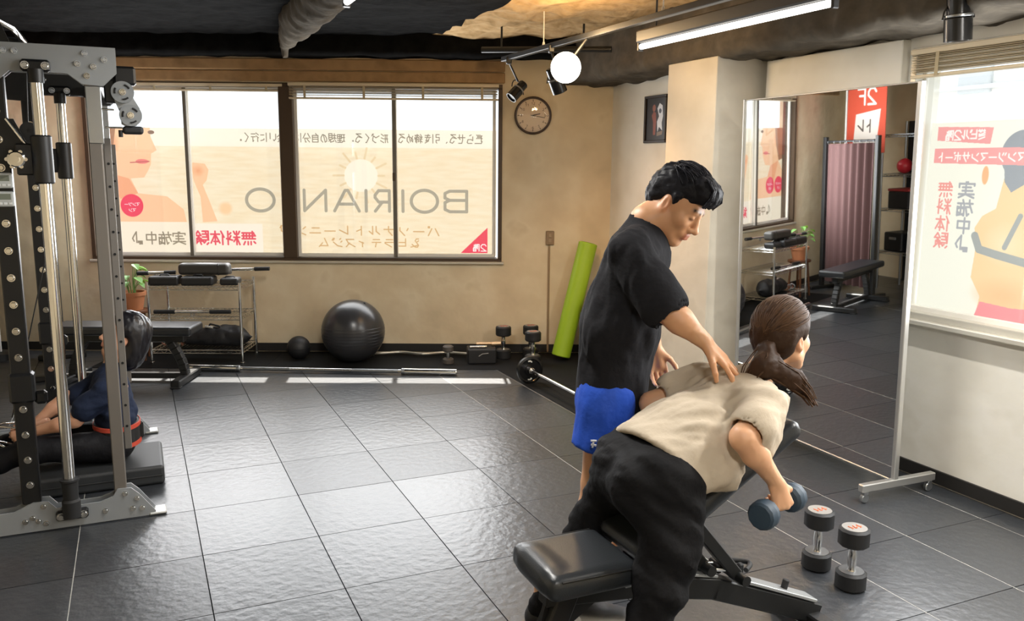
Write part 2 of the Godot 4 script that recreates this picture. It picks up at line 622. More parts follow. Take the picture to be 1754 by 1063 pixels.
# ---------------------------------------------------------------- printed sheets
class Pic:
	var im: Image
	var o: Vector2          # left top corner in metres
	var ppm: float
	func _init(left: float, top: float, w: float, h: float, dots: float, c: Color) -> void:
		o = Vector2(left, top); ppm = dots
		im = Image.create_empty(int(w * dots), int(h * dots), false, Image.FORMAT_RGB8)
		im.fill(c)
	func px(p: Vector2) -> Vector2:
		return Vector2((p.x - o.x) * ppm, (o.y - p.y) * ppm)
	func dot(x: int, y: int, c: Color, a: float) -> void:
		if a > 0.0: im.set_pixel(x, y, im.get_pixel(x, y).lerp(c, minf(a, 1.0) * c.a))
	func line(a: Vector2, b: Vector2, w: float, c: Color) -> void:
		var p := px(a); var q := px(b)
		var r := w * ppm * 0.5
		var d := q - p
		var inv := 1.0 / maxf(d.length_squared(), 1e-6)
		for y in range(maxi(0, int(minf(p.y, q.y) - r - 1)), mini(im.get_height(), int(maxf(p.y, q.y) + r + 2))):
			for x in range(maxi(0, int(minf(p.x, q.x) - r - 1)), mini(im.get_width(), int(maxf(p.x, q.x) + r + 2))):
				var s := Vector2(x + 0.5, y + 0.5) - p
				var t := clampf(s.dot(d) * inv, 0.0, 1.0)
				dot(x, y, c, r + 0.5 - (s - d * t).length())
	func disc(ce: Vector2, r: Vector2, c: Color, soft := 0.0) -> void:
		var p := px(ce)
		var q := r * ppm
		for y in range(maxi(0, int(p.y - q.y - 1)), mini(im.get_height(), int(p.y + q.y + 2))):
			for x in range(maxi(0, int(p.x - q.x - 1)), mini(im.get_width(), int(p.x + q.x + 2))):
				var e := ((Vector2(x + 0.5, y + 0.5) - p) / q).length()
				dot(x, y, c, (1.0 - e) * (minf(q.x, q.y) if soft <= 0.0 else 1.0 / soft) + (0.5 if soft <= 0.0 else 0.0))
	func poly(pts: Array, c: Color) -> void:
		var pp := PackedVector2Array()
		var lo := Vector2(1e6, 1e6); var hi := -lo
		for q in pts:
			var p := px(q)
			pp.append(p); lo = lo.min(p); hi = hi.max(p)
		for y in range(maxi(0, int(lo.y)), mini(im.get_height(), int(hi.y) + 1)):
			var xs := []
			for i in pp.size():
				var a := pp[i]; var b := pp[(i + 1) % pp.size()]
				if (a.y > y + 0.5) != (b.y > y + 0.5): xs.append(a.x + (y + 0.5 - a.y) / (b.y - a.y) * (b.x - a.x))
			xs.sort()
			for i in range(0, xs.size() - 1, 2):
				for x in range(maxi(0, int(xs[i] + 0.5)), mini(im.get_width(), int(xs[i + 1] + 0.5))): dot(x, y, c, 1.0)
	# strokes on a ten by ten grid, drawn as if seen from behind (x runs to the left) when back is set
	func glyph(g: String, x0: float, y0: float, w: float, h: float, lw: float, c: Color, back := true) -> void:
		for s in g.split(" ", false):
			var last := Vector2.INF
			for i in range(0, s.length() - 1, 2):
				var gx := float(s.unicode_at(i) - 48) / 9.0
				var gy := float(s.unicode_at(i + 1) - 48) / 9.0
				var p := Vector2(x0 + (-gx if back else gx) * w, y0 - gy * h)
				if last != Vector2.INF: line(last, p, lw, c)
				last = p
	func text(keys: Array, x0: float, y0: float, step: float, w: float, h: float, lw: float, c: Color, down := false) -> void:
		for k in keys:
			if STROKES.has(k): glyph(STROKES[k], x0, y0, w, h, lw, c)
			if down: y0 -= step
			else: x0 -= step
	func tex() -> ImageTexture:
		im.generate_mipmaps()
		return ImageTexture.create_from_image(im)

const STROKES := {
	"mu": "2003 1191 2125 4145 6165 8185 0393 0595 1708 3739 5759 7789",
	"ryo": "2029 0444 2409 2447 0012 4032 6172 6375 8089 5695",
	"tai": "2004 1319 3292 6069 6238 6298 4777",
	"ken": "0006 0040 0242 0444 2006 0646 4638 0819 2738 7053 7093 6383 5585 5557 8557 8587 7459 7799 7347",
	"jitsu": "4041 5051 0102 0191 9193 2373 1575 0797 5257 5709 5799",
	"shi": "2022 0242 2207 2444 4439 3928 6053 5292 5495 5997 7378 5594 9497 5459 9958 9799",
	"chu": "1216 1282 8286 1686 4049",
	"note": "5058 5073 7385 8577 1838 1747 1937 2748 1727 2939",
	"kai": "0009 0030 3023 2335 3526 4044 4243 4453 6064 6064 8162 6474 7484 8483 5559 5595 9599 5797 5999",
	"two": "0220 2060 6082 8284 8409 0989",
	"jun": "3012 1234 5032 3254 7052 5274 0111 0413 1317 1707 0719 1999",
	"hiku": "0040 4043 0343 0306 0646 4648 4839 8089",
	"shime": "2003 0323 3214 1425 0545 2529 1708 3747 6061 4191 5163 8173 4344 4394 9395 5558 5585 8588 7479",
	"kata": "0141 0545 1115 1509 3139 8052 8455 9759",
	"ri": "0131 0434 0838 1118 4191 4145 9195 4595 4393 6169 4797 3999",
	"so": "0242 2026 2405 2445 5056 9096 5090 5292 5494 5696 1709 3738 3879 7977 8798",
	"ji": "4022 1219 1282 8289 1484 1686 1989",
	"bun": "3005 6095 2575 7569 6959 4619",
	"kai2": "4004 4094 3363 1686 3618 1878 6789",
	"iku": "3002 3305 1519 4191 4494 7479 7968",
	"ra": "3051 1216 1635 3575 7588 8879 7929", "se": "0393 3036 3649 4989 7074 7465", "ru": "1070 7004 0453 5375 7588 8859 5937 3748",
	"ki": "1171 0373 3067 6736 2437 3779", "me": "1236 3618 1815 1562 6284 8487 8769 6048", "du": "0244 4472 7285 8587 8759 5949 7081 8092",
	"ku": "6024 2459 5969", "no": "5139 3918 1815 1532 3261 6184 8487 8769", "ni": "1019 4282 4647 4788", "i": "0106 0628 2837 7076", "comma": "1829", "dot": "0708 0818 1817 1707",
	"pa": "3209 6299 8090 9091 9181 8180", "bar": "0595", "so2": "1224 8184 8449", "na": "0393 5055 5529", "ruk": "3035 3508 6068 6886 8695", "to": "3039 3375", "re": "2028 2894",
	"nik": "1272 0797", "n": "0123 8285 8509", "gu": "3005 2080 8085 8539 8092", "pi": "1018 1888 1474 8090 9091 8180", "rak": "1171 0484 8485 8529", "te": "1171 0484 4459", "ik": "8345 5459", "su": "1181 8165 6509 5589",
	"jik": "1021 0314 0948 4884 7082 8092", "mk": "4018 1888 6599", "ma": "0181 8155 3578", "tsu": "0113 3143 8185 8539", "sa": "0393 2026 7075 7549", "po": "0383 4049 1517 7587 8090 9091",
	"ato": "2022 5072 8062 1191 1385 1586 1789 8485", "bi": "1018 1888 1474 7082 8092", "amp": "8927 2312 1030 3042 4217 1729 2949 4976",
	"b": "0009 0070 7092 9263 6404 7496 9679 7909", "big": "",
}

# ---------------------------------------------------------------- room
const BACK := -7.297
var M := {}

func build_room() -> void:
	var plaster := tri(mat("ffffff", 0.85), 0.45)
	plaster.albedo_texture = noise_tex(3, 0.008, ["c8b899", "d3c1a1", "d9c8a8", "dfd0b2", "cfbd9c"], 512)
	plaster.normal_enabled = true
	plaster.normal_texture = noise_tex(4, 0.02, [], 512, true, 2.0)
	plaster.normal_scale = 0.35
	var pale := tri(mat("ffffff", 0.85), 0.5)
	pale.albedo_texture = noise_tex(5, 0.008, ["d3cfc2", "dcd8cc", "e2dfd4", "e6e3da", "d9d5c8"], 512)
	pale.normal_enabled = true
	pale.normal_texture = plaster.normal_texture
	pale.normal_scale = 0.35
	var column := tri(mat("ffffff", 0.85), 0.5)
	column.albedo_texture = noise_tex(5, 0.008, ["b4ad9d", "bfb8a8", "c6bfb0", "ccc6b7", "bbb4a4"], 512)
	column.normal_enabled = true
	column.normal_texture = plaster.normal_texture
	column.normal_scale = 0.35
	var spray := tri(mat("ffffff", 0.95), 0.8)
	spray.albedo_texture = noise_tex(6, 0.02, ["101010", "161616", "1b1b1a"], 512)
	spray.normal_enabled = true
	spray.normal_texture = noise_tex(7, 0.012, [], 512, true, 9.0)
	spray.normal_scale = 0.35
	spray.metallic_specular = 0.1
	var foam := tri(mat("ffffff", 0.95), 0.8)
	foam.albedo_texture = noise_tex(6, 0.02, ["9a7f59", "bd9f75", "cbb08a"], 512)  # brown foam, made lighter: lamp glow is partly put into its colour
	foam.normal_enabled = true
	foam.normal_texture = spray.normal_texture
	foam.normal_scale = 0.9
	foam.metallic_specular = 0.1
	var grey := tri(mat("ffffff", 0.95), 0.8)
	grey.albedo_texture = noise_tex(6, 0.02, ["4b463f", "59534a", "676055"], 512)
	grey.normal_enabled = true
	grey.normal_texture = spray.normal_texture
	grey.normal_scale = 0.5
	grey.metallic_specular = 0.1
	M.spray = spray; M.plaster = plaster; M.pale = pale
	var dark := mat("1c1a18", 0.6)
	M.black = mat("131415", 0.45)
	M.blackgloss = mat("101112", 0.25)
	M.rubber = mat("18191b", 0.7)
	M.steel = mat("9da0a2", 0.3, 0.9)
	M.chrome = mat("e6e6e4", 0.12, 1.0)
	M.alu = mat("c9c9c6", 0.35, 0.85)
	M.white = mat("ece8e0", 0.5)
	# floor slab and tiles
	var fb := B.new()
	fb.prism(PackedVector2Array([Vector2(-2.1, -9.0), Vector2(4.0, -9.0), Vector2(4.0, 1.5), Vector2(-2.1, 1.5)]), -0.20, -0.012)
	fb.xf = Transform3D()
	var fl := MeshInstance3D.new()
	fl.name = "floor"
	var fm := B.new()
	fm.box(Vector3(0.95, -0.115, -3.75), Vector3(6.1, 0.2, 10.5), 0.0)
	fl.mesh = fm.mesh()
	fl.material_override = mat("0d0d0e", 0.9)
	fl.rotation.y = GA
	fl.set_meta("label", "black rubber tiled gym floor"); fl.set_meta("category", "floor"); fl.set_meta("kind", "structure")
	add_child(fl)
	var tm := []
	var rng := RandomNumberGenerator.new()
	rng.seed = 11
	for i in 4:
		var t := tri(mat("ffffff", 0.33 + 0.02 * i), 1.1)
		t.albedo_texture = noise_tex(20 + i, 0.25, ["232628", "2c2f33", "32353a", "4c5054"], 512, false, 0, 2)
		t.albedo_color = Color(0.95 + 0.03 * i, 0.95 + 0.03 * i, 0.95 + 0.03 * i).clamp()
		t.normal_enabled = true
		t.normal_texture = noise_tex(30, 0.03, [], 512, true, 3.0, 5)
		t.normal_scale = 0.28
		t.metallic_specular = 0.7
		tm.append(t)
	# wall line in room-frame coordinates, for cutting the tiles along it
	var back_line := func(r: float) -> float: return (BACK + r * SG) / CG
	for i in range(-4, 9):
		for j in range(-5, 15):
			var r0 := -0.307 + i * 0.4853 + 0.0022
			var r1 := r0 + 0.4853 - 0.0044
			var d1 := -6.129 + j * 0.5137 - 0.0022
			var d0 := d1 - 0.5137 + 0.0044
			r0 = maxf(r0, -1.9); r1 = minf(r1, 3.76); d1 = minf(d1, 1.2)
			if r1 - r0 < 0.03 or d1 - d0 < 0.03: continue
			var quad := PackedVector2Array([Vector2(r0, d0), Vector2(r1, d0), Vector2(r1, d1), Vector2(r0, d1)])
			var inside := PackedVector2Array([Vector2(-3, back_line.call(-3.0)), Vector2(5, back_line.call(5.0)), Vector2(5, 3), Vector2(-3, 3)])
			var cut := Geometry2D.intersect_polygons(quad, inside)
			if cut.is_empty(): continue
			var b := B.new()
			# the prism's local z is height: turn XY polygons (r, d) into the floor plane
			b.xf = Transform3D(Basis(Vector3.RIGHT, Vector3.BACK, Vector3.DOWN), Vector3.ZERO)
			b.prism(cut[0], -0.0 + rng.randf() * 0.0006, 0.014)
			part("tile", b, tm[rng.randi() % 4], fl)
	var glintm := mat("a9a9a4", 0.5)  # pale colour stands in for light caught on the tile edges
	for i in [-3, -2, -1, 0, 5, 6, 7, 8]:
		var b := B.new()
		var r: float = -0.307 + i * 0.4853
		b.box(Vector3(r, -0.006, -2.85 if i > 0 else -3.0), Vector3(0.0042, 0.011, 7.0 if i > 0 else 7.4), 0.001)
		part("seam", b, glintm, fl, "joint between floor tiles, coloured pale for light on its edges")
	# thin matt black strips over the tiles, along the walls
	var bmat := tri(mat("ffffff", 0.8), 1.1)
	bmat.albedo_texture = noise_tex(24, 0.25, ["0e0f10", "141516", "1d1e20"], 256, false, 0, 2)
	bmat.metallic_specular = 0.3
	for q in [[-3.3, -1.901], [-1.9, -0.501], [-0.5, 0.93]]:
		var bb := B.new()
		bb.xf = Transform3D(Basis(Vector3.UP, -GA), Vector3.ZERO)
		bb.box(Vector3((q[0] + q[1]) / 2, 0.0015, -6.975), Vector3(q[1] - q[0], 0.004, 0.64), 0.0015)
		part("border_strip", bb, bmat, fl, "matt black strip over the tiles along the back wall")
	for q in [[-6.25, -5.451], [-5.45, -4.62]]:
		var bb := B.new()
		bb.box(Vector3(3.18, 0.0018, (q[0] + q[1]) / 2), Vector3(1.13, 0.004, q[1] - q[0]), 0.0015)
		part("border_strip", bb, bmat, fl, "matt black strip over the tiles along the right wall")
	# back wall with its window opening
	var w := B.new()
	w.box(Vector3(-4.405, 1.31, BACK - 0.1), Vector3(1.79, 2.62, 0.2), 0.0)
	w.box(Vector3(0.645, 1.31, BACK - 0.1), Vector3(1.27, 2.62, 0.2), 0.0)
	w.box(Vector3(-1.75, 0.4025, BACK - 0.1), Vector3(3.52, 0.805, 0.2), 0.0)
	w.box(Vector3(-1.75, 2.46, BACK - 0.1), Vector3(3.52, 0.32, 0.2), 0.0)
	struct("wall_back", w, plaster, "tan plastered back wall with the long poster window", "wall")
	# right wall with its window opening
	w = B.new()
	var T := Transform3D(Basis(Vector3.UP, GA), Vector3.ZERO)
	w.xf = T
	w.box(Vector3(3.852, 1.31, -5.62), Vector3(0.2, 2.62, 4.66), 0.0)
	w.box(Vector3(3.852, 1.31, 0.15), Vector3(0.2, 2.62, 2.7), 0.0)
	w.box(Vector3(3.852, 0.425, -2.245), Vector3(0.2, 0.85, 2.09), 0.0)
	w.box(Vector3(3.852, 2.43, -2.245), Vector3(0.2, 0.38, 2.09), 0.0)
	struct("wall_right", w, pale, "pale mottled plaster right wall with the low poster window", "wall")
	w = B.new()
	w.xf = T
	w.box(Vector3(-2.0, 1.31, -3.85), Vector3(0.2, 2.62, 10.4), 0.0)
	struct("wall_left", w, plaster, "tan plastered left wall behind the curtain and the machine", "wall")
	w = B.new()
	w.xf = T
	w.box(Vector3(0.93, 1.31, 1.3), Vector3(6.1, 2.62, 0.2), 0.0)
	struct("wall_front", w, plaster, "tan plastered wall behind the camera", "wall")
	w = B.new()
	w.xf = T
	w.box(Vector3(3.56, 1.155, -4.685), Vector3(0.40, 2.31, 0.53), 0.004)
	struct("trim_1", w, column, "pale square pillar standing out from the right wall", "pillar")
	w = B.new()
	w.xf = T
	w.box(Vector3(3.725, 1.145, -3.84), Vector3(0.06, 2.29, 1.04), 0.004)
	struct("trim_2", w, pale, "pale wall panel between the pillar and the side window", "panel")
	# black skirting
	w = B.new()
	w.box(Vector3(-2.2, 0.045, BACK + 0.006), Vector3(6.2, 0.07, 0.012), 0.001)
	struct("baseboard_back", w, dark, "black skirting strip along the back wall", "baseboard")
	w = B.new()
	w.xf = T
	w.box(Vector3(3.745, 0.045, -2.4), Vector3(0.014, 0.07, 4.1), 0.001)
	struct("baseboard_right", w, dark, "black skirting strip along the right wall", "baseboard")
	# brown boards over the back window
	var board := tri(mat("ffffff", 0.7), 1.2)
	board.albedo_texture = noise_tex(8, 0.012, ["866946", "a5835a", "957550"], 256)
	w = B.new()
	w.box(Vector3(-2.3, 2.445, BACK + 0.03), Vector3(4.66, 0.09, 0.06), 0.008)
	struct("trim_3", w, board, "upper brown board over the back window", "trim")
	w = B.new()
	w.box(Vector3(-2.3, 2.352, BACK + 0.016), Vector3(4.66, 0.085, 0.03), 0.006)
	struct("trim_4", w, board, "lower brown board over the back window", "trim")
	# ceiling, its beams
	var c := B.new()
	c.xf = T
	c.xf = T * Transform3D(Basis(Vector3.RIGHT, Vector3.BACK, Vector3.DOWN), Vector3.ZERO)
	c.prism(PackedVector2Array([Vector2(-2.1, back_line.call(-2.1) - 0.2), Vector2(3.95, back_line.call(3.95) - 0.2), Vector2(3.95, 1.4), Vector2(-2.1, 1.4)]), -2.90, -2.70)
	var nz := FastNoiseLite.new()
	nz.seed = 5; nz.frequency = 3.2; nz.fractal_octaves = 3
	var ce := struct("ceiling", c, spray, "dark sprayed insulation ceiling", "ceiling")
	# lumpy lining under the slab
	var lump := B.new()
	lump.xf = T
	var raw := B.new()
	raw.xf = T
	var nx := 76
	var ny := 120
	var hgt := func(i: int, j: int) -> Vector3:
		var x := -1.92 + 5.7 * i / nx
		var z := -8.9 + 10.1 * j / ny
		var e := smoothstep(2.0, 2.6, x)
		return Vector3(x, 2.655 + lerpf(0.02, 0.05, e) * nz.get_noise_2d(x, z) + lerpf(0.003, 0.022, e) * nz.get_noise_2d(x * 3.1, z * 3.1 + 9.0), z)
	var grid := []
	for i in nx + 1:
		var row := []
		for j in ny + 1: row.append(hgt.call(i, j))
		grid.append(row)
	for i in nx:
		for j in ny:
			if grid[i][j].z < back_line.call(grid[i][j].x): continue
			var nn := []
			for q in [[i, j], [i + 1, j], [i + 1, j + 1], [i, j + 1]]:
				var a: Vector3 = grid[maxi(q[0] - 1, 0)][q[1]]
				var b2: Vector3 = grid[mini(q[0] + 1, nx)][q[1]]
				var c2: Vector3 = grid[q[0]][maxi(q[1] - 1, 0)]
				var d2: Vector3 = grid[q[0]][mini(q[1] + 1, ny)]
				nn.append((b2 - a).cross(d2 - c2).normalized())
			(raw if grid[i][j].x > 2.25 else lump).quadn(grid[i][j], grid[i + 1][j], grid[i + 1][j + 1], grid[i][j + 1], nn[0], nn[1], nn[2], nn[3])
	part("insulation", lump, spray, ce, "dark sprayed insulation")
	part("insulation", raw, foam, ce, "lumpy raw brown foam, lightened with lamp glow")
	var beam := Net.new()
	beam.noise = FastNoiseLite.new(); beam.noise.seed = 9; beam.noise.frequency = 4.0; beam.noise.fractal_octaves = 4
	beam.namp = 0.035
	beam.rb_(rf(3.62, 2.50, -3.4), Vector3(0.28, 0.20, 4.2), 0.06, Basis(Vector3.UP, GA))
	beam.run(0.035)
	part("beam", beam.mesh(), grey, ce, "grey sprayed beam along the right wall")
	beam = Net.new()
	beam.noise = FastNoiseLite.new(); beam.noise.seed = 12; beam.noise.frequency = 3.0; beam.noise.fractal_octaves = 3
	beam.namp = 0.02
	beam.rb_(Vector3(-2.1, 2.60, BACK + 0.10), Vector3(3.2, 0.10, 0.14), 0.03)
	beam.run(0.035)
	part("beam", beam.mesh(), spray, ce, "dark beam over the back wall")
	beam = Net.new()
	beam.noise = FastNoiseLite.new(); beam.noise.seed = 14; beam.noise.frequency = 5.0; beam.noise.fractal_octaves = 3
	beam.namp = 0.025
	beam.cap(rf(1.16, 2.55, -6.95), rf(1.12, 2.60, -6.3), 0.05, 0.10)
	beam.cap(rf(1.12, 2.60, -6.3), rf(1.05, 2.62, -4.0), 0.12, 0.15)
	beam.cap(rf(1.16, 2.60, -7.0), rf(1.16, 2.47, -7.03), 0.045, 0.02)
	beam.run(0.03)
	part("beam", beam.mesh(), grey, ce, "lumpy sprayed beam coming down to the back wall")
	build_windows()

func frame_rect(b: B, c: Vector3, w: float, h: float, t: float, dep: float) -> void:
	b.box(c + Vector3(0, h / 2 - t / 2, 0), Vector3(w, t, dep))
	b.box(c - Vector3(0, h / 2 - t / 2, 0), Vector3(w, t, dep))
	b.box(c + Vector3(w / 2 - t / 2, 0, 0), Vector3(t, h - 2 * t, dep))
	b.box(c - Vector3(w / 2 - t / 2, 0, 0), Vector3(t, h - 2 * t, dep))

func sheet_mat(t: Texture2D, glow: float) -> StandardMaterial3D:
	var m := mat("ffffff", 0.9)
	m.albedo_texture = t
	m.albedo_color = Color(0.35, 0.35, 0.35)
	m.emission_enabled = true
	m.emission = Color.WHITE
	m.emission_operator = BaseMaterial3D.EMISSION_OP_MULTIPLY
	m.emission_texture = t
	m.emission_energy_multiplier = glow
	return m

func blind(at: Vector3, turn: float, w: float, h: float, label: String) -> void:
	var slatm := mat("d8c9ac", 0.55)
	var t := thing("venetian_blind", label, "blind", at, turn, "")
	var b := B.new()
	b.box(Vector3(0, -0.014, 0), Vector3(w, 0.028, 0.045), 0.004)
	part("head_rail", b, slatm, t)
	var n := int((h - 0.055) / 0.0075)
	for i in n:
		b = B.new()
		b.box(Vector3(0, -0.036 - i * 0.0075, 0.002 * (i % 3) - 0.002), Vector3(w - 0.02, 0.002, 0.048), 0.0008, Basis(Vector3.RIGHT, 0.06 * ((i * 7) % 3 - 1)))
		part("slat", b, slatm, t)
	b = B.new()
	b.box(Vector3(0, -h + 0.008, 0), Vector3(w - 0.01, 0.016, 0.04), 0.004)
	part("bottom_rail", b, slatm, t)
	for k in 4:
		b = B.new()
		var x := -w * 0.42 + w * 0.84 * k / 3
		b.box(Vector3(x, -h / 2 - 0.012, 0.027), Vector3(0.02, h - 0.03, 0.002), 0.0005)
		part("cord", b, mat("b7a888", 0.8), t)

func build_windows() -> void:
	var bronze := mat("4a3a2a", 0.45, 0.3)
	var sash := mat("ebe8e0", 0.45, 0.1)
	var sashd := mat("6a655c", 0.4, 0.4)
	var glass := mat("f4faff", 0.03)
	glass.transparency = BaseMaterial3D.TRANSPARENCY_ALPHA
	glass.albedo_color = Color(0.96, 0.99, 1.0, 0.04)
	# back window
	var wn := B.new()
	frame_rect(wn, Vector3(-1.75, 1.55, BACK - 0.06), 3.52, 1.50, 0.035, 0.16)
	wn.box(Vector3(-1.81, 1.55, BACK - 0.05), Vector3(0.115, 1.44, 0.15), 0.005)
	var win := struct("window_1", wn, bronze, "long back window of four sliding panes with a thick brown post", "window")
	var panes := [[-3.46, -2.66], [-2.68, -1.865], [-1.755, -0.90], [-0.92, -0.045]]
	for i in 4:
		var x0: float = panes[i][0]
		var x1: float = panes[i][1]
		var b := B.new()
		frame_rect(b, Vector3((x0 + x1) / 2, 1.55, BACK - 0.045 - 0.03 * (i % 2)), x1 - x0, 1.42, 0.028, 0.026)
		var s := part("sash", b, sash, win)
		b = B.new()
		b.box(Vector3((x0 + x1) / 2, 1.55, BACK - 0.045 - 0.03 * (i % 2)), Vector3(x1 - x0 - 0.05, 1.37, 0.004), 0.0)
		part("pane", b, glass, s)
	var b := B.new()
	b.box(Vector3(-2.668, 1.55, BACK - 0.022), Vector3(0.030, 1.42, 0.012))
	part("meeting_stile", b, sashd, win)
	b = B.new()
	b.box(Vector3(-0.908, 1.55, BACK - 0.022), Vector3(0.030, 1.42, 0.012))
	part("meeting_stile", b, sashd, win)
	b = B.new()
	b.box(Vector3(-0.915, 1.53, BACK - 0.008), Vector3(0.02, 0.07, 0.018), 0.004)
	part("latch", b, bronze, win)
	b = B.new()
	b.box(Vector3(-1.75, 0.80, BACK + 0.012), Vector3(3.56, 0.022, 0.06), 0.004)
	part("sill", b, mat("c9c2b2", 0.4, 0.4), win)
	# printed sheet hung outside it
	var P := Pic.new(-3.62, 1.93, 3.58, 1.085, 480.0, Color.html("f8e6c6"))
	var nz := FastNoiseLite.new()
	nz.seed = 2; nz.frequency = 0.02; nz.fractal_octaves = 4
	for y in P.im.get_height():
		for x in P.im.get_width():
			var k := 0.5 + 0.5 * nz.get_noise_2d(x * 0.35, y * 2.4)
			P.im.set_pixel(x, y, Color(0.985, 0.935, 0.825).lerp(Color(0.955, 0.865, 0.71), k))
	var at := func(x: float, y: float) -> Vector2: return Vector2(-0.289 + (x - 801.0) * 0.005076, 1.421 - (y - 325.0) * 0.00505)
	P.poly([Vector2(-3.7, 1.93), Vector2(0, 1.93), Vector2(0, 1.775), Vector2(-3.7, 1.775)], Color("faf0dc"))
	# sun sign
	P.disc(at.call(618, 302), Vector2(0.145, 0.14), Color("fff3dd"))
	for k in 14:
		var a := TAU * k / 14
		var ce: Vector2 = at.call(618, 302)
		P.line(ce + Vector2(cos(a), sin(a)) * 0.15, ce + Vector2(cos(a), sin(a)) * (0.24 if k % 2 else 0.20), 0.018, Color("ecd3a8"))
	# woman in profile with a raised fist
	var skin := Color("fbc79b")
	var shade := Color("f3a97c")
	P.poly([at.call(130, 390), at.call(135, 345), at.call(165, 325), at.call(186, 300), at.call(182, 225), at.call(196, 195), at.call(235, 185), at.call(262, 205), at.call(263, 240), at.call(272, 262), at.call(262, 268), at.call(261, 285), at.call(255, 297), at.call(248, 308), at.call(225, 310), at.call(236, 335), at.call(285, 340), at.call(312, 362), at.call(318, 392)], skin)
	P.poly([at.call(186, 300), at.call(222, 310), at.call(236, 335), at.call(205, 345)], shade)
	P.disc(at.call(200, 250), Vector2(0.05, 0.10), shade, 0.8)
	P.poly([at.call(150, 290), at.call(160, 210), at.call(185, 175), at.call(235, 168), at.call(266, 190), at.call(272, 215), at.call(255, 196), at.call(225, 200), at.call(205, 222), at.call(198, 262), at.call(184, 300)], Color("a06a48"))
	P.disc(at.call(264, 232), Vector2(0.028, 0.016), Color("7d5a48"))
	P.line(at.call(252, 223), at.call(274, 218), 0.02, Color("7a4c36"))
	P.disc(at.call(246, 281), Vector2(0.055, 0.02), Color("ee7f78"))
	P.line(at.call(226, 283), at.call(258, 281), 0.008, Color("c25a58"))
	P.poly([at.call(326, 288), at.call(332, 282), at.call(352, 284), at.call(358, 294), at.call(354, 312), at.call(347, 320), at.call(358, 350), at.call(369, 382), at.call(344, 384), at.call(342, 340), at.call(333, 316)], skin)
	P.disc(at.call(340, 296), Vector2(0.06, 0.055), shade, 0.9)
	P.disc(at.call(384, 360), Vector2(0.07, 0.07), Color("fbcf9f"), 0.5)
	P.poly([at.call(130, 384), at.call(318, 384), at.call(318, 438), at.call(130, 438)], Color("f9ecd4"))
	P.poly([at.call(318, 386), at.call(446, 386), at.call(446, 436), at.call(318, 436)], Color("faeedb"))
	for q in [[224.0, 356.0], [183.0, 356.0]]:
		P.disc(at.call(q[0], q[1]), Vector2(0.098, 0.098), Color("ee3355"))
		P.text(["ma", "n", "tsu", "bar"], at.call(q[0] + 13, 0).x, at.call(0, 351).y, 0.034, 0.026, 0.028, 0.006, Color("f8d8d8"))
		P.text(["ma", "n"], at.call(q[0] + 6, 0).x, at.call(0, 361).y, 0.034, 0.026, 0.028, 0.006, Color("f8d8d8"))
	P.text(["mu", "ryo", "tai", "ken"], -2.158, 1.045, 0.137, 0.115, 0.115, 0.0145, Color("e8415a"))
	P.text(["jitsu", "shi", "chu", "note"], -2.772, 1.035, 0.122, 0.105, 0.105, 0.0115, Color("8f826c"))
	P.text(["jun", "ra", "se", "ru", "comma", "hiku", "ki", "shime", "me", "ru", "comma", "kata", "du", "ku", "ru", "dot", "ri", "so", "no", "ji", "bun", "ni", "comma", "kai2", "i", "ni", "iku", "ku", "dot"], -0.165, 1.892, 0.0742, 0.062, 0.072, 0.0075, Color("857a66"))
	P.text(["pa", "bar", "so2", "na", "ruk", "to", "re", "bar", "nik", "n", "gu"], -0.545, 1.098, 0.130, 0.092, 0.078, 0.0105, Color("d6ab74"))
	P.text(["amp", "pi", "rak", "te", "ik", "su", "jik", "mk"], -0.715, 0.99, 0.114, 0.085, 0.072, 0.010, Color("d6ab74"))
	# the big letters, read from outside
	var lc := Color("a9a18e")
	var top := 1.409
	var hh := 0.178
	P.glyph("0009 0070 7091 9193 9374 7404 7495 9598 9879 7909", -0.299, top, 0.19, hh, 0.026, lc)
	for q in [[-0.669, 0.115], [-2.10, 0.12]]:
		for k in 40:
			var a0 := TAU * k / 40
			var a1 := TAU * (k + 1) / 40
			P.line(Vector2(q[0] + cos(a0) * q[1], top - hh / 2 + sin(a0) * (hh / 2 + 0.006)), Vector2(q[0] + cos(a1) * q[1], top - hh / 2 + sin(a1) * (hh / 2 + 0.006)), 0.027, lc)
	P.line(Vector2(-0.857, top), Vector2(-0.857, top - hh), 0.027, lc)
	P.glyph("0009 0060 6082 8283 8365 6505 4589", -0.975, top, 0.14, hh, 0.026, lc)
	P.line(Vector2(-1.178, top), Vector2(-1.178, top - hh), 0.027, lc)
	P.glyph("0940 4050 5099 2676", -1.240, top, 0.215, hh, 0.026, lc)
	P.glyph("0900 0089 8980", -1.53, top, 0.21, hh, 0.026, lc)
	# corner flag
	P.poly([Vector2(-0.115, 1.094), Vector2(-0.115, 0.869), Vector2(-0.352, 0.869)], Color("ee3355"))
	P.text(["two", "kai"], -0.128, 0.945, 0.062, 0.05, 0.058, 0.009, Color("fff3ee"))
	b = B.new()
	var zz := -7.45
	b.quaduv(Vector3(-3.62, 0.845, zz), Vector3(-0.04, 0.845, zz), Vector3(-0.04, 1.93, zz), Vector3(-3.62, 1.93, zz), Vector2(0, 1), Vector2(1, 1), Vector2(1, 0), Vector2(0, 0))
	b.quad(Vector3(-0.04, 0.845, zz - 0.003), Vector3(-3.62, 0.845, zz - 0.003), Vector3(-3.62, 1.93, zz - 0.003), Vector3(-0.04, 1.93, zz - 0.003))
	solo("window_sign", b, sheet_mat(P.tex(), 0.84), "long cream printed sign outside the back window, backlit, with large grey lettering in reverse", "sign")
	blind(Vector3(-2.66, 2.292, BACK - 0.0), 0.0, 1.66, 0.066, "short bunch of raised blind slats over the left half of the back window")
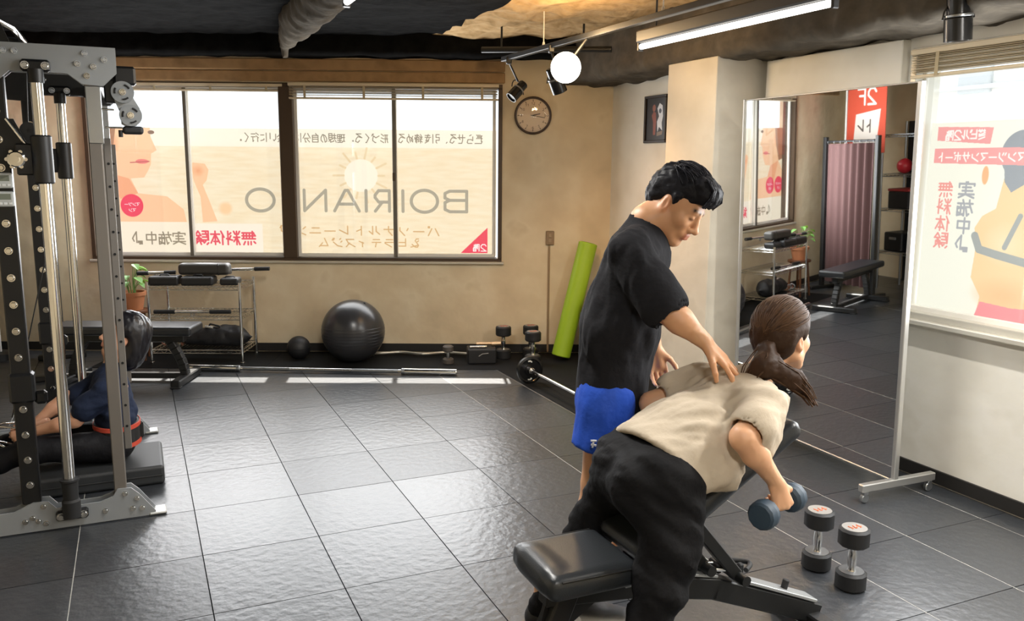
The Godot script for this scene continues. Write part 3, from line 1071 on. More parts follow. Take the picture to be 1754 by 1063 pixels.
	blind(Vector3(-0.90, 2.302, BACK + 0.025), 0.0, 1.76, 0.135, "raised cream blind over the right half of the back window")
	# right window
	wn = B.new()
	wn.xf = Transform3D(Basis(Vector3.UP, GA), Vector3.ZERO) * Transform3D(Basis(Vector3.UP, -PI / 2), Vector3(3.80, 1.545, -2.245))
	frame_rect(wn, Vector3.ZERO, 2.09, 1.39, 0.035, 0.14)
	win = struct("window_2", wn, mat("cfcbc0", 0.4, 0.4), "side window on the right wall with pale metal frame", "window")
	for i in 2:
		b = B.new()
		b.xf = wn.xf
		frame_rect(b, Vector3(-0.51 + 1.02 * i, 0, 0.03 * i), 1.03, 1.33, 0.03, 0.026)
		var s := part("sash", b, sash, win)
		b = B.new()
		b.xf = wn.xf
		b.box(Vector3(-0.51 + 1.02 * i, 0, 0.03 * i), Vector3(0.98, 1.28, 0.004), 0.0)
		part("pane", b, glass, s)
	b = B.new()
	b.xf = Transform3D(Basis(Vector3.UP, GA), Vector3.ZERO)
	b.box(Vector3(3.725, 0.838, -2.245), Vector3(0.07, 0.028, 2.12), 0.005)
	part("sill", b, mat("d8d4c8", 0.35, 0.4), win)
	var Q := Pic.new(-3.24, 1.865, 2.0, 0.985, 420.0, Color("f1f0e2"))
	for y in Q.im.get_height():
		for x in Q.im.get_width():
			var k := 0.10 if ((x + y) % 7 < 2) != ((x - y + 7000) % 7 < 2) else 0.0
			Q.im.set_pixel(x, y, Color(0.955, 0.95, 0.885).lerp(Color(0.80, 0.79, 0.70), k))
	var V := func(d: float, y: float) -> Vector2: return Vector2(d, y)
	var bs := Color("f5cf98")
	Q.poly([Vector2(-2.80, 1.60), Vector2(-2.66, 1.62), Vector2(-2.62, 1.45), Vector2(-2.50, 1.40), Vector2(-2.40, 1.30), Vector2(-2.40, 0.87), Vector2(-2.89, 0.87), Vector2(-2.87, 1.0), Vector2(-2.93, 1.09), Vector2(-2.92, 1.22), Vector2(-2.935, 1.34), Vector2(-2.90, 1.40), Vector2(-2.83, 1.44)], bs)
	Q.disc(Vector2(-2.76, 1.27), Vector2(0.14, 0.12), Color("f8dcae"), 0.9)
	Q.disc(Vector2(-2.74, 1.02), Vector2(0.2, 0.10), Color("f2bd86"), 0.9)
	Q.disc(Vector2(-2.72, 1.70), Vector2(0.112, 0.115), Color("8d949a"))
	Q.poly([Vector2(-2.81, 1.66), Vector2(-2.64, 1.66), Vector2(-2.68, 1.57), Vector2(-2.76, 1.52), Vector2(-2.80, 1.57)], Color("8d949a"))
	Q.disc(Vector2(-2.905, 1.60), Vector2(0.018, 0.045), Color("f2b27a"))
	Q.line(Vector2(-2.70, 1.41), Vector2(-2.765, 1.255), 0.026, Color("9ba09b"))
	for q in [[-2.93, 1.30, -2.90, 1.235], [-2.90, 1.235, -2.80, 1.215], [-2.80, 1.215, -2.62, 1.185], [-2.62, 1.185, -2.40, 1.17]]:
		Q.line(Vector2(q[0], q[1]), Vector2(q[2], q[3]), 0.04, Color("9ba09b"))
	Q.poly([Vector2(-2.90, 0.87), Vector2(-2.868, 0.975), Vector2(-2.70, 0.965), Vector2(-2.40, 0.985), Vector2(-2.40, 0.87)], Color("f08d90"))
	Q.poly([Vector2(-3.20, 1.845), Vector2(-2.885, 1.832), Vector2(-2.895, 1.752), Vector2(-3.20, 1.775)], Color("ee9c98"))
	Q.poly([Vector2(-3.21, 1.735), Vector2(-2.1, 1.73), Vector2(-2.1, 1.635), Vector2(-3.21, 1.66)], Color("ef9c98"))
	Q.text(["ato", "bi", "ruk", "two", "kai"], -2.925, 1.822, 0.046, 0.040, 0.046, 0.0075, Color("fdf4ec"))
	Q.text(["dot", "ma", "n", "tsu", "bar", "ma", "n", "sa", "po", "bar", "to"], -2.66, 1.712, 0.049, 0.038, 0.044, 0.007, Color("fdf4ec"))
	Q.text(["jitsu", "shi", "chu", "note"], -2.958, 1.565, 0.090, 0.085, 0.078, 0.0105, Color("a3a5a8"), true)
	Q.text(["mu", "ryo", "tai", "ken"], -3.085, 1.563, 0.088, 0.078, 0.074, 0.009, Color("ec948a"), true)
	b = B.new()
	b.xf = Transform3D(Basis(Vector3.UP, GA), Vector3.ZERO)
	b.quaduv(Vector3(3.862, 0.88, -3.24), Vector3(3.862, 0.88, -1.24), Vector3(3.862, 1.865, -1.24), Vector3(3.862, 1.865, -3.24), Vector2(0, 1), Vector2(1, 1), Vector2(1, 0), Vector2(0, 0))
	b.quad(Vector3(3.865, 0.88, -1.24), Vector3(3.865, 0.88, -3.24), Vector3(3.865, 1.865, -3.24), Vector3(3.865, 1.865, -1.24))
	solo("window_sign", b, sheet_mat(Q.tex(), 0.86), "printed sign on the side window, seen from behind, with a woman's back and red bands", "sign")
	blind(rf(3.735, 2.232, -2.235), GA - PI / 2, 2.10, 0.145, "raised cream blind over the side window on the right wall")
	# house front across the lane
	b = B.new()
	b.xf = Transform3D(Basis(Vector3.UP, GA), Vector3.ZERO)
	b.box(Vector3(7.6, 1.0, -5.0), Vector3(0.5, 9.0, 14.0), 0.0)
	var hs := thing("house_front", "pale house front across the lane, seen through the side window", "building")
	part("wall", b, mat("e9e9e6", 0.9), hs)
	b = B.new()
	b.xf = Transform3D(Basis(Vector3.UP, GA), Vector3.ZERO)
	b.box(Vector3(7.34, 2.62, -5.72), Vector3(0.06, 0.55, 0.34), 0.01)
	var hw := part("window", b, mat("c6cacd", 0.5), hs)
	b = B.new()
	b.xf = Transform3D(Basis(Vector3.UP, GA), Vector3.ZERO)
	b.box(Vector3(7.31, 2.40, -5.1), Vector3(0.05, 0.04, 6.0), 0.01)
	part("pipe", b, mat("d0d2d2", 0.6), hs)

# ---------------------------------------------------------------- lamps, rail
func build_ceiling_fittings() -> void:
	var T := Transform3D(Basis(Vector3.UP, GA), Vector3.ZERO)
	var blk: StandardMaterial3D = M.black
	# light rail
	var t := thing("track_rail", "black lighting track along the ceiling above the bright round lamp", "rail")
	var b := B.new()
	b.xf = T
	b.box(Vector3(2.60, 2.415, -3.38), Vector3(0.04, 0.034, 5.25), 0.003)
	part("rail", b, blk, t)
	for d in [-5.32, -3.9, -2.4]:
		b = B.new()
		b.cyl(rf(2.6, 2.42, d), rf(2.6, 2.66, d), 0.004, -1, 8)
		part("hanger", b, M.white, t)
		b = B.new()
		b.cyl(rf(2.6, 2.425, d), rf(2.6, 2.455, d), 0.011, 0.007, 10)
		part("clip", b, M.white, t)
	b = B.new()
	b.cyl(Vector3(-0.15, 2.49, -6.6), Vector3(0.80, 2.47, -6.35), 0.022, -1, 14)
	for k in 2: b.cyl(Vector3(0.0 + 0.6 * k, 2.49, -6.56 + 0.15 * k), Vector3(0.0 + 0.6 * k, 2.68, -6.56 + 0.15 * k), 0.008, -1, 8)
	solo("conduit_pipe", b, blk, "dark pipe running under the ceiling behind the bright round lamp", "pipe")
	# tube lamps: the one in view and three unseen ones, added to brighten the room
	var lampm := mat("ffffff", 0.4)
	lampm.emission_enabled = true
	lampm.emission = Color(1.0, 0.985, 0.95)
	lampm.emission_energy_multiplier = 2.2
	var visible: StandardMaterial3D = lampm.duplicate()
	visible.emission_energy_multiplier = 3.0
	var bodym := mat("2b2c2e", 0.5)
	var tubes := [[2.77, -4.37, -2.87, 0.8, "long white tube lamp glowing under the ceiling beside the right wall"], [0.95, -4.0, -2.8, 5.0, "added white tube lamp overhead between the machine and the standing man, above the picture's top edge"], [3.0, -1.9, -0.7, 6.2, "added unseen tube lamp overhead near the camera, on the side window's side"], [0.6, -0.6, 0.6, 4.0, "added unseen tube lamp overhead right above the camera"]]
	for q in tubes:
		t = thing("tube_lamp", q[4], "lamp", rf(q[0], 2.36 if q[3] > 2.0 else 2.32, (q[1] + q[2]) / 2), GA, "ceiling tube lamps")
		var l: float = q[2] - q[1]
		b = B.new()
		b.cyl(Vector3(0, 0, -l / 2), Vector3(0, 0, l / 2), 0.016, -1, 14)
		part("lamp_tube", b, lampm if q[3] > 2.0 else visible, t)
		b = B.new()
		b.box(Vector3(0, 0.055, 0), Vector3(0.06, 0.07, l + 0.03), 0.008)
		part("housing", b, bodym, t)
		for s in [-1, 1]:
			b = B.new()
			b.box(Vector3(0, 0.0, s * (l / 2 + 0.008)), Vector3(0.035, 0.05, 0.018), 0.004)
			part("end_cap", b, bodym, t)
			b = B.new()
			b.cyl(Vector3(0, 0.08, s * l * 0.4), Vector3(0, 0.33, s * l * 0.4), 0.006, -1, 8)
			part("hanger", b, bodym, t)
		area("tube_light", rf(q[0], 2.338 if q[3] > 2.0 else 2.298, (q[1] + q[2]) / 2), Vector3(-PI / 2, GA, 0), Vector2(0.05, l), Color(1.0, 0.985, 0.96), q[3])
	# spot lamps
	spot(Vector3(0.125, 2.20, -6.68), Vector3(-0.55, -0.62, 0.30), 0.045, 0.16, "small black spot lamp pointing down beside the wall clock", rf(2.6, 2.385, -5.90), false)
	spot(Vector3(0.36, 2.19, -5.75), Vector3(0.35, -0.85, -0.25), 0.05, 0.17, "black spot lamp half hidden behind the bright round lamp", rf(2.6, 2.385, -5.2), true)
	spot(Vector3(2.01, 2.28, -3.85), Vector3(0.10, -1.0, -0.05), 0.058, 0.19, "black spot lamp hanging near the side window, top right", Vector3(2.01, 2.62, -3.85), false)
	# the bright round lamp, facing the camera
	t = thing("round_lamp", "bright round white lamp facing the room from the end of the track", "lamp", Vector3(0.395, 2.225, -5.35), 0.0)
	var bs := B.frame(Vector3(-0.06, -0.12, 1.0))
	b = B.new()
	b.lathe([Vector2(0, 0), Vector2(0.05, 0.012), Vector2(0.075, 0.03), Vector2(0.092, 0.06), Vector2(0.094, 0.072), Vector2(0, 0.072)], 32, Transform3D(bs, -bs.y * 0.075), false)
	part("shell", b, blk, t)
	b = B.new()
	b.lathe([Vector2(0.093, -0.002), Vector2(0.09, 0.012), Vector2(0.07, 0.03), Vector2(0.04, 0.040), Vector2(0, 0.044)], 32, Transform3D(bs, Vector3.ZERO), true)
	var gm := mat("ffffff", 0.4)
	gm.emission_enabled = true
	gm.emission = Color(1.0, 0.99, 0.97)
	gm.emission_energy_multiplier = 5.0
	part("lamp_glass", b, gm, t)
	b = B.new()
	b.cyl(-bs.y * 0.05, rf(2.6, 2.396, -4.72) - t.position, 0.010, -1, 10)
	part("stem", b, blk, t)
	var sp := OmniLight3D.new()
	sp.name = "round_light"
	sp.light_color = Color(1.0, 0.84, 0.62)
	sp.light_energy = 0.55
	sp.light_size = 0.08
	sp.omni_range = 12.0; sp.omni_attenuation = 2.0
	sp.shadow_enabled = true
	add_child(sp)
	sp.position = t.position + bs.y * 0.10 + Vector3(0, 0.13, 0)

func spot(at: Vector3, dir: Vector3, r: float, l: float, label: String, hang: Vector3, lit: bool) -> void:
	var t := thing("spot_lamp", label, "lamp", at, 0.0, "black spot lamps")
	var bs := B.frame(dir)
	var b := B.new()
	b.lathe([Vector2(0, -l / 2), Vector2(r * 0.7, -l / 2), Vector2(r * 0.82, -l / 2 + 0.008), Vector2(r * 0.82, -0.02), Vector2(r, 0.0), Vector2(r, l / 2), Vector2(r * 0.9, l / 2), Vector2(r * 0.86, l / 2 - 0.012), Vector2(0, l / 2 - 0.014)], 24, Transform3D(bs, Vector3.ZERO))
	part("shade", b, M.blackgloss, t)
	b = B.new()
	b.lathe([Vector2(r * 1.02, -0.018), Vector2(r * 1.06, -0.016), Vector2(r * 1.06, -0.008), Vector2(r * 1.02, -0.006)], 24, Transform3D(bs, Vector3.ZERO))
	part("collar", b, M.steel, t)
	b = B.new()
	var h := hang - at
	var arc := []
	for k in 9:
		var a := PI * k / 8
		arc.append(bs.x * cos(a) * (r + 0.012) + Vector3(0, sin(a) * (r + 0.03), 0))
	b.tube(arc, 0.004, 8)
	part("yoke", b, M.black, t)
	b = B.new()
	b.cyl(Vector3(0, r + 0.028, 0), h, 0.008, -1, 10)
	part("stem", b, M.black, t)
	b = B.new()
	b.box(h + Vector3(0, 0.01, 0), Vector3(0.04, 0.05, 0.07), 0.006)
	part("adapter", b, M.black, t)
	if lit:
		var fm := mat("ffffff", 0.4)
		fm.emission_enabled = true; fm.emission = Color(1.0, 0.78, 0.5); fm.emission_energy_multiplier = 3.0
		b = B.new()
		b.cyl(bs.y * (l / 2 - 0.012), bs.y * (l / 2 - 0.004), r * 0.8, -1, 20)
		part("lamp_glass", b, fm, t)
	var s := SpotLight3D.new()
	s.name = "spot_light"
	s.light_color = Color(1.0, 0.74, 0.45)
	s.light_energy = 0.9 if lit else 0.0
	if not lit: s.free(); return
	s.spot_angle = 62.0; s.spot_range = 10.0; s.spot_attenuation = 2.0
	s.light_size = 0.05
	s.shadow_enabled = true
	add_child(s)
	s.look_at_from_position(at + bs.y * (l / 2 + 0.02), at + bs.y * 2.0, Vector3.BACK)
# ---------------------------------------------------------------- smith machine on the left
func bolt(b: B, at: Vector3, dir: Vector3, r := 0.012) -> void:
	b.cyl(at, at + dir * 0.003, r * 1.25, -1, 12)
	b.cyl(at + dir * 0.003, at + dir * 0.009, r, r * 0.8, 6)

func build_machine() -> void:
	var base := Vector3(-0.25, 0, -4.75)
	var X := Transform3D(Basis(), -base)
	var grey := tri(mat("8f9396", 0.48, 0.25), 2.0, false)
	var dgrey := mat("6f6a64", 0.5, 0.35)
	var blk := mat("131416", 0.42, 0.1)
	var t := thing("smith_machine", "grey and black smith machine with guide rods and pulleys at the left edge", "gym machine", rf(base.x, 0, base.z), GA)
	var pl := func(p: Array, d: float, th: float) -> B:
		var b := B.new()
		b.xf = X
		var q := PackedVector2Array()
		for k in p: q.append(Vector2(k[0], k[1]))
		b.prism(q, d, d + th)
		return b
	for side in 2:
		var d: float = -4.096 if side == 0 else -5.416
		var out := 1.0 if side == 0 else -1.0
		# foot plates: an outer and an inner one
		var lower := [[0.0, 0.004], [0.012, 0.02], [-0.055, 0.115], [-0.088, 0.148], [-0.145, 0.15], [-0.165, 0.118], [-0.22, 0.100], [-0.395, 0.098], [-0.425, 0.135], [-0.485, 0.138], [-0.56, 0.105], [-0.72, 0.10], [-0.98, 0.10], [-1.05, 0.004]]
		for lay in 2:
			var b: B = pl.call(lower, d - 0.0 - 0.065 * lay, 0.009)
			part("foot_plate", b, grey, t)
		var b := B.new()
		b.xf = X
		b.box(Vector3(0.02, 0.008, d - 0.03), Vector3(0.075, 0.014, 0.09), 0.005)
		part("foot_tip", b, M.alu, t)
		# top plates
		var upper := [[-0.03, 2.105], [-0.98, 2.105], [-0.98, 1.985], [-0.47, 1.955], [-0.43, 1.992], [-0.22, 1.992], [-0.165, 1.95], [-0.085, 1.945], [-0.03, 2.0]]
		for lay in 2:
			b = pl.call(upper, d - 0.065 * lay, 0.008)
			part("top_plate", b, grey if side == 0 else blk, t)  # far plate coloured black, shade put in so it reads as a silhouette
		# bolts of both plates
		for q in [[-0.045, 0.045], [-0.085, 0.05], [-0.065, 0.095], [-0.115, 0.125], [-0.20, 0.055], [-0.445, 0.115], [-0.47, 0.05], [-0.44, 0.035], [-0.52, 0.055], [-0.49, 0.068]]:
			b = B.new()
			b.xf = X
			bolt(b, Vector3(q[0], q[1], d + 0.009), Vector3.BACK, 0.010)
			part("bolt", b, M.chrome, t)
		for q in [[-0.445, 2.072], [-0.405, 2.072], [-0.148, 2.076], [-0.178, 2.033], [-0.118, 2.024], [-0.145, 1.985], [-0.075, 2.055], [-0.60, 2.06], [-0.72, 2.06]]:
			b = B.new()
			b.xf = X
			bolt(b, Vector3(q[0], q[1], d + 0.009), Vector3.BACK, 0.010)
			part("bolt", b, M.chrome, t)
		# guide rod with its collar, buffer and clamps
		b = B.new()
		b.xf = X
		b.cyl(Vector3(-0.333, 0.10, d + 0.035), Vector3(-0.333, 1.99, d + 0.035), 0.0235, -1, 24)
		part("guide_rod", b, M.chrome, t)
		b = B.new()
		b.xf = X
		b.lathe([Vector2(0.027, 0.06), Vector2(0.038, 0.06), Vector2(0.038, 0.135), Vector2(0.031, 0.145), Vector2(0.034, 0.225), Vector2(0.040, 0.23), Vector2(0.040, 0.238), Vector2(0.024, 0.238)], 24, Transform3D(Basis(), Vector3(-0.333, 0, d + 0.035)))
		part("buffer", b, M.rubber, t)
		b = B.new()
		b.xf = X
		b.box(Vector3(-0.333, 0.068, d + 0.025), Vector3(0.13, 0.045, 0.03), 0.008)
		part("rod_clamp", b, blk, t)
		b = B.new()
		b.xf = X
		b.box(Vector3(-0.333, 2.015, d + 0.02), Vector3(0.11, 0.05, 0.03), 0.010)
		b.cyl(Vector3(-0.333, 1.945, d + 0.035), Vector3(-0.333, 2.0, d + 0.035), 0.030, -1, 20)
		var cl := part("rod_clamp", b, blk, t)
		for s in [-0.046, 0.046]:
			b = B.new()
			b.xf = X
			bolt(b, Vector3(-0.333 + s, 0.068, d + 0.04), Vector3.BACK, 0.014)
			part("bolt", b, M.chrome, t)
			b = B.new()
			b.xf = X
			bolt(b, Vector3(-0.333 + s * 0.8, 2.015, d + 0.035), Vector3.BACK, 0.013)
			part("bolt", b, M.chrome, t)
		# sliding carriage
		b = B.new()
		b.xf = X
		b.cyl(Vector3(-0.333, 1.535, d + 0.035), Vector3(-0.333, 1.735, d + 0.035), 0.040, -1, 20, 0.006)
		b.box(Vector3(-0.385, 1.635, d + 0.03), Vector3(0.09, 0.13, 0.02), 0.006)
		part("carriage", b, blk, t)
		b = B.new()
		b.xf = X
		b.cyl(Vector3(-0.425, 1.635, d + 0.035), Vector3(-0.425, 1.635, d + 0.085), 0.034, -1, 14, 0.006)
		for k in 6:
			var a := TAU * k / 6
			b.cyl(Vector3(-0.425 + cos(a) * 0.034, 1.635 + sin(a) * 0.034, d + 0.04), Vector3(-0.425 + cos(a) * 0.034, 1.635 + sin(a) * 0.034, d + 0.08), 0.008, -1, 8)
		part("bar_hub", b, M.chrome, t)
		# rear upright and the slim drilled post beside it
		b = B.new()
		b.xf = X
		b.box(Vector3(-0.132, 1.04, d - 0.028), Vector3(0.052, 1.90, 0.054), 0.004)
		part("upright", b, dgrey, t, "dark grey square upright")
		b = B.new()
		b.xf = X
		b.box(Vector3(-0.127, 1.825, d - 0.027), Vector3(0.058, 0.24, 0.060), 0.003)
		part("upright_sleeve", b, M.steel, t)
		b = B.new()
		b.xf = X
		b.box(Vector3(-0.088, 1.02, d - 0.09), Vector3(0.030, 1.42, 0.03), 0.002)
		part("drilled_post", b, mat("6f6b66", 0.5, 0.3), t)
		b = B.new()
		b.xf = X
		for k in 13:
			b.cyl(Vector3(-0.088, 0.42 + 0.1 * k, d - 0.0755), Vector3(-0.088, 0.42 + 0.1 * k, d - 0.0735), 0.006, -1, 10)
		part("holes", b, mat("0c0c0c", 0.9), t)
		# front black upright with its row of bolts
		b = B.new()
		b.xf = X
		b.box(Vector3(-0.49, 1.06, d - 0.028), Vector3(0.074, 1.86, 0.054), 0.005)
		part("upright", b, blk, t, "black upright with a row of bolts")
		for k in 15:
			b = B.new()
			b.xf = X
			bolt(b, Vector3(-0.49, 0.22 + 0.115 * k, d), Vector3.BACK, 0.013)
			part("bolt", b, M.chrome, t)
		# spotter hook on the black upright
		b = B.new()
		b.xf = X
		b.box(Vector3(-0.488, 0.66, d - 0.02), Vector3(0.098, 0.13, 0.075), 0.01)
		b.box(Vector3(-0.42, 0.61, d - 0.02), Vector3(0.05, 0.06, 0.04), 0.012)
		part("safety_stop", b, blk, t)
		# lever of the carriage
		b = B.new()
		b.xf = X
		b.cyl(Vector3(-0.455, 1.80, d + 0.02), Vector3(-0.372, 1.665, d + 0.02), 0.007, -1, 10)
		b.ball(Vector3(-0.37, 1.662, d + 0.02), Vector3.ONE * 0.016, 12, 8)
		part("lever", b, M.chrome, t)
		b = pl.call([[-0.47, 1.80], [-0.43, 1.80], [-0.365, 1.64], [-0.38, 1.58], [-0.43, 1.60], [-0.46, 1.66]], d - 0.01, 0.012)
		part("hook_plate", b, blk, t)
		# black gusset carrying the pull-up bar
		b = pl.call([[-0.42, 2.10], [-0.455, 2.20], [-0.62, 2.34], [-0.80, 2.34], [-0.80, 2.10]], d - 0.04, 0.012)
		part("gusset", b, blk, t)
	# pulleys on the swinging bracket
	var b := B.new()
	b.xf = X
	b.box(Vector3(0.0, 1.995, -4.14), Vector3(0.09, 0.08, 0.06), 0.01)
	b.box(Vector3(-0.045, 1.985, -4.15), Vector3(0.10, 0.02, 0.03), 0.004)
	b.box(Vector3(-0.06, 1.93, -4.16), Vector3(0.05, 0.10, 0.04), 0.006)
	part("pulley_arm", b, blk, t)
	b = pl.call([[-0.052, 1.945], [-0.03, 1.972], [0.0, 1.972], [0.022, 1.95], [0.03, 1.90], [0.052, 1.86], [0.056, 1.82], [0.036, 1.785], [0.0, 1.775], [-0.025, 1.79], [-0.028, 1.84], [-0.045, 1.885]], -4.125, 0.006)
	part("pulley_bracket", b, mat("8e9295", 0.4, 0.5), t)
	for q in [[-0.012, 1.925], [0.014, 1.828]]:
		b = B.new()
		b.xf = X
		b.lathe([Vector2(0.008, -0.012), Vector2(0.046, -0.012), Vector2(0.046, -0.008), Vector2(0.037, 0.0), Vector2(0.046, 0.008), Vector2(0.046, 0.012), Vector2(0.008, 0.012)], 28, Transform3D(B.frame(Vector3.BACK), Vector3(q[0], q[1], -4.11)))
		var w := part("pulley_wheel", b, mat("7d8184", 0.45, 0.2), t)
		for k in 3:
			b = B.new()
			b.xf = X
			var a := TAU * k / 3 + 0.5
			var arc := []
			for j in 7: arc.append(Vector3(q[0] + cos(a + j * 0.13) * 0.031, q[1] + sin(a + j * 0.13) * 0.031, -4.0975))
			b.tube(arc, 0.004, 6)
			part("slot", b, mat("141414", 0.8), w)
		b = B.new()
		b.xf = X
		bolt(b, Vector3(q[0], q[1], -4.098), Vector3.BACK, 0.011)
		part("axle", b, M.chrome, w)
	b = B.new()
	b.xf = X
	b.rbox(Vector3(0.02, 1.765, -4.13), Vector3(0.085, 0.035, 0.05), 0.014)
	b.cyl(Vector3(-0.03, 1.765, -4.12), Vector3(-0.03, 1.735, -4.12), 0.009, -1, 10)
	part("cable_stop", b, M.rubber, t)
	b = B.new()
	b.xf = X
	b.cyl(Vector3(-0.09, 1.775, -4.12), Vector3(-0.02, 1.775, -4.12), 0.004, -1, 8)
	part("pop_pin", b, M.chrome, t)
	b = B.new()
	b.xf = X
	b.cyl(Vector3(-0.10, 1.852, -4.12), Vector3(-0.05, 1.850, -4.12), 0.004, -1, 8)
	part("pop_pin", b, M.chrome, t)
	# cross members and the smith bar
	b = B.new()
	b.xf = X
	b.box(Vector3(-0.80, 2.05, -4.756), Vector3(0.06, 0.08, 1.30), 0.006)
	part("cross_beam", b, blk, t)
	b = B.new()
	b.xf = X
	b.box(Vector3(-0.13, 2.02, -4.756), Vector3(0.05, 0.08, 1.24), 0.006)
	part("cross_beam", b, blk, t)
	b = B.new()
	b.xf = X
	b.box(Vector3(-0.95, 0.05, -4.756), Vector3(0.06, 0.07, 1.30), 0.006)
	part("cross_beam", b, blk, t)
	b = B.new()
	b.xf = X
	b.cyl(Vector3(-0.425, 1.635, -5.62), Vector3(-0.425, 1.635, -3.98), 0.014, -1, 16)
	part("smith_bar", b, M.chrome, t)
	b = B.new()
	b.xf = X
	b.tube([Vector3(-0.62, 2.28, -5.46), Vector3(-0.45, 2.22, -5.0), Vector3(-0.45, 2.22, -4.5), Vector3(-0.62, 2.28, -4.14)], 0.016, 12)
	part("pull_up_bar", b, M.chrome, t)
	# cables
	b = B.new()
	b.xf = X
	b.tube([Vector3(-0.36, 1.99, -4.70), Vector3(-0.40, 1.2, -4.72), Vector3(-0.62, 0.36, -4.75)], 0.003, 6)
	b.tube([Vector3(-0.375, 1.99, -4.16), Vector3(-0.385, 1.78, -4.16)], 0.003, 6)
	part("cable", b, M.black, t)
	b = B.new()
	b.xf = X
	b.lathe([Vector2(0.008, -0.014), Vector2(0.036, -0.014), Vector2(0.028, 0.0), Vector2(0.036, 0.014), Vector2(0.008, 0.014)], 24, Transform3D(B.frame(Vector3.BACK), Vector3(-0.382, 1.755, -4.16)))
	part("pulley_wheel", b, M.black, t)
	# dark stack housing in front
	b = B.new()
	b.xf = X
	b.box(Vector3(-0.95, 1.06, -4.756), Vector3(0.10, 1.95, 0.40), 0.01)
	part("weight_shroud", b, blk, t)
	# timers clipped to the black post
	for k in 2:
		var q := thing("magnetic_timer", ["small grey timer stuck on the black upright, the upper of two", "small grey timer stuck on the black upright, the lower of two"][k], "timer", rf(-0.483, 1.548 - 0.076 * k, -4.095), GA, "timers on the machine")
		b = B.new()
		b.rbox(Vector3(0, 0, 0.011), Vector3(0.064, 0.064, 0.018), 0.008)
		part("case", b, mat("b9bdbd", 0.4), q)
		b = B.new()
		b.box(Vector3(-0.002, 0.010, 0.0205), Vector3(0.046, 0.024, 0.002), 0.0005)
		part("display", b, mat("747b70", 0.3), q)
		for j in 3:
			b = B.new()
			b.box(Vector3(-0.018 + 0.018 * j, -0.018, 0.0205), Vector3(0.012, 0.009, 0.003), 0.001)
			part("button", b, mat("dfe2e2", 0.5), q)
	# thick pad the woman sits on
	b = B.new()
	b.rbox(Vector3(0, 0.051, 0), Vector3(0.62, 0.098, 0.44), 0.018)
	var pad := thing("floor_pad", "thick black foam pad on the floor under the seated woman", "pad", rf(-0.245, 0.0, -4.71), GA)
	part("cover", b, tri(mat("26282a", 0.55), 3.0), pad)
	b = B.new()
	b.tube([Vector3(-0.30, 0.051, 0.2215), Vector3(0.30, 0.051, 0.2215)], 0.003, 6)
	part("piping", b, mat("1a1b1c", 0.6), pad)
	# cable row handle in her hands
	t = thing("row_handle", "chrome V shaped cable handle held by the seated woman", "handle", rf(-0.64, 0.27, -4.74), GA)
	b = B.new()
	b.tube([Vector3(-0.10, 0.03, 0.0), Vector3(-0.03, 0.06, 0.03), Vector3(0.05, 0.05, 0.055), Vector3(0.065, -0.02, 0.055), Vector3(0.02, -0.065, 0.05), Vector3(-0.05, -0.03, 0.02), Vector3(-0.10, 0.03, 0.0)], 0.006, 8)
	b.tube([Vector3(-0.10, 0.03, 0.0), Vector3(-0.03, 0.06, -0.03), Vector3(0.05, 0.05, -0.055), Vector3(0.065, -0.02, -0.055), Vector3(0.02, -0.065, -0.05), Vector3(-0.05, -0.03, -0.02), Vector3(-0.10, 0.03, 0.0)], 0.006, 8)
	part("frame", b, M.chrome, t)
	for s in [-1, 1]:
		b = B.new()
		b.cyl(Vector3(0.052, 0.04, s * 0.055), Vector3(0.064, -0.025, s * 0.055), 0.013, -1, 14)
		part("grip", b, M.rubber, t)
	b = B.new()
	b.tube([Vector3(-0.10, 0.03, 0.0), Vector3(-0.20, 0.05, 0.0), Vector3(-0.30, 0.06, 0.0)], 0.004, 6)
	part("cable", b, M.black, t)
# ---------------------------------------------------------------- loose things
func hex_dumbbell(label: String, at: Vector3, s: float, group: String) -> Node3D:
	var t := thing("dumbbell", label, "dumbbell", at, 0.35, group)
	var rub := tri(mat("17181a", 0.6), 6.0, false)
	for k in 2:
		var y0 := (0.0 if k == 0 else 0.178) * s
		var b := B.new()
		b.lathe([Vector2(0, y0), Vector2(0.052 * s, y0), Vector2(0.060 * s, y0 + 0.008 * s), Vector2(0.060 * s, y0 + 0.064 * s), Vector2(0.052 * s, y0 + 0.072 * s), Vector2(0, y0 + 0.072 * s)], 12)
		part("head", b, rub, t)
		b = B.new()
		b.lathe([Vector2(0.0, y0 + 0.0722 * s), Vector2(0.047 * s, y0 + 0.0722 * s), Vector2(0.047 * s, y0 + 0.0735 * s), Vector2(0, y0 + 0.0735 * s)], 24)
		part("end_disc", b, mat("8d8a86" if k == 1 else "5b5c5d", 0.45, 0.2), t)
	var b := B.new()
	for q in [[-0.022, 0.006, "1"], [0.0, -0.004, "0"], [0.018, 0.004, "k"]]:
		b.tube([Vector3(q[0] * s, 0.252 * s, -0.012 * s), Vector3((q[0] + q[1]) * s, 0.252 * s, 0.012 * s)], 0.0025 * s, 6)
		b.tube([Vector3(q[0] * s, 0.252 * s, 0.012 * s), Vector3((q[0] + 0.012) * s, 0.252 * s, 0.0)], 0.0022 * s, 6)
	part("weight_mark", b, mat("d0673f", 0.6), t, "orange weight numerals")
	b = B.new()
	b.lathe([Vector2(0.019 * s, 0.07 * s), Vector2(0.014 * s, 0.085 * s), Vector2(0.0165 * s, 0.105 * s), Vector2(0.018 * s, 0.125 * s), Vector2(0.0165 * s, 0.145 * s), Vector2(0.014 * s, 0.165 * s), Vector2(0.019 * s, 0.18 * s)], 20, Transform3D(), true)
	part("handle", b, M.chrome, t)
	return t

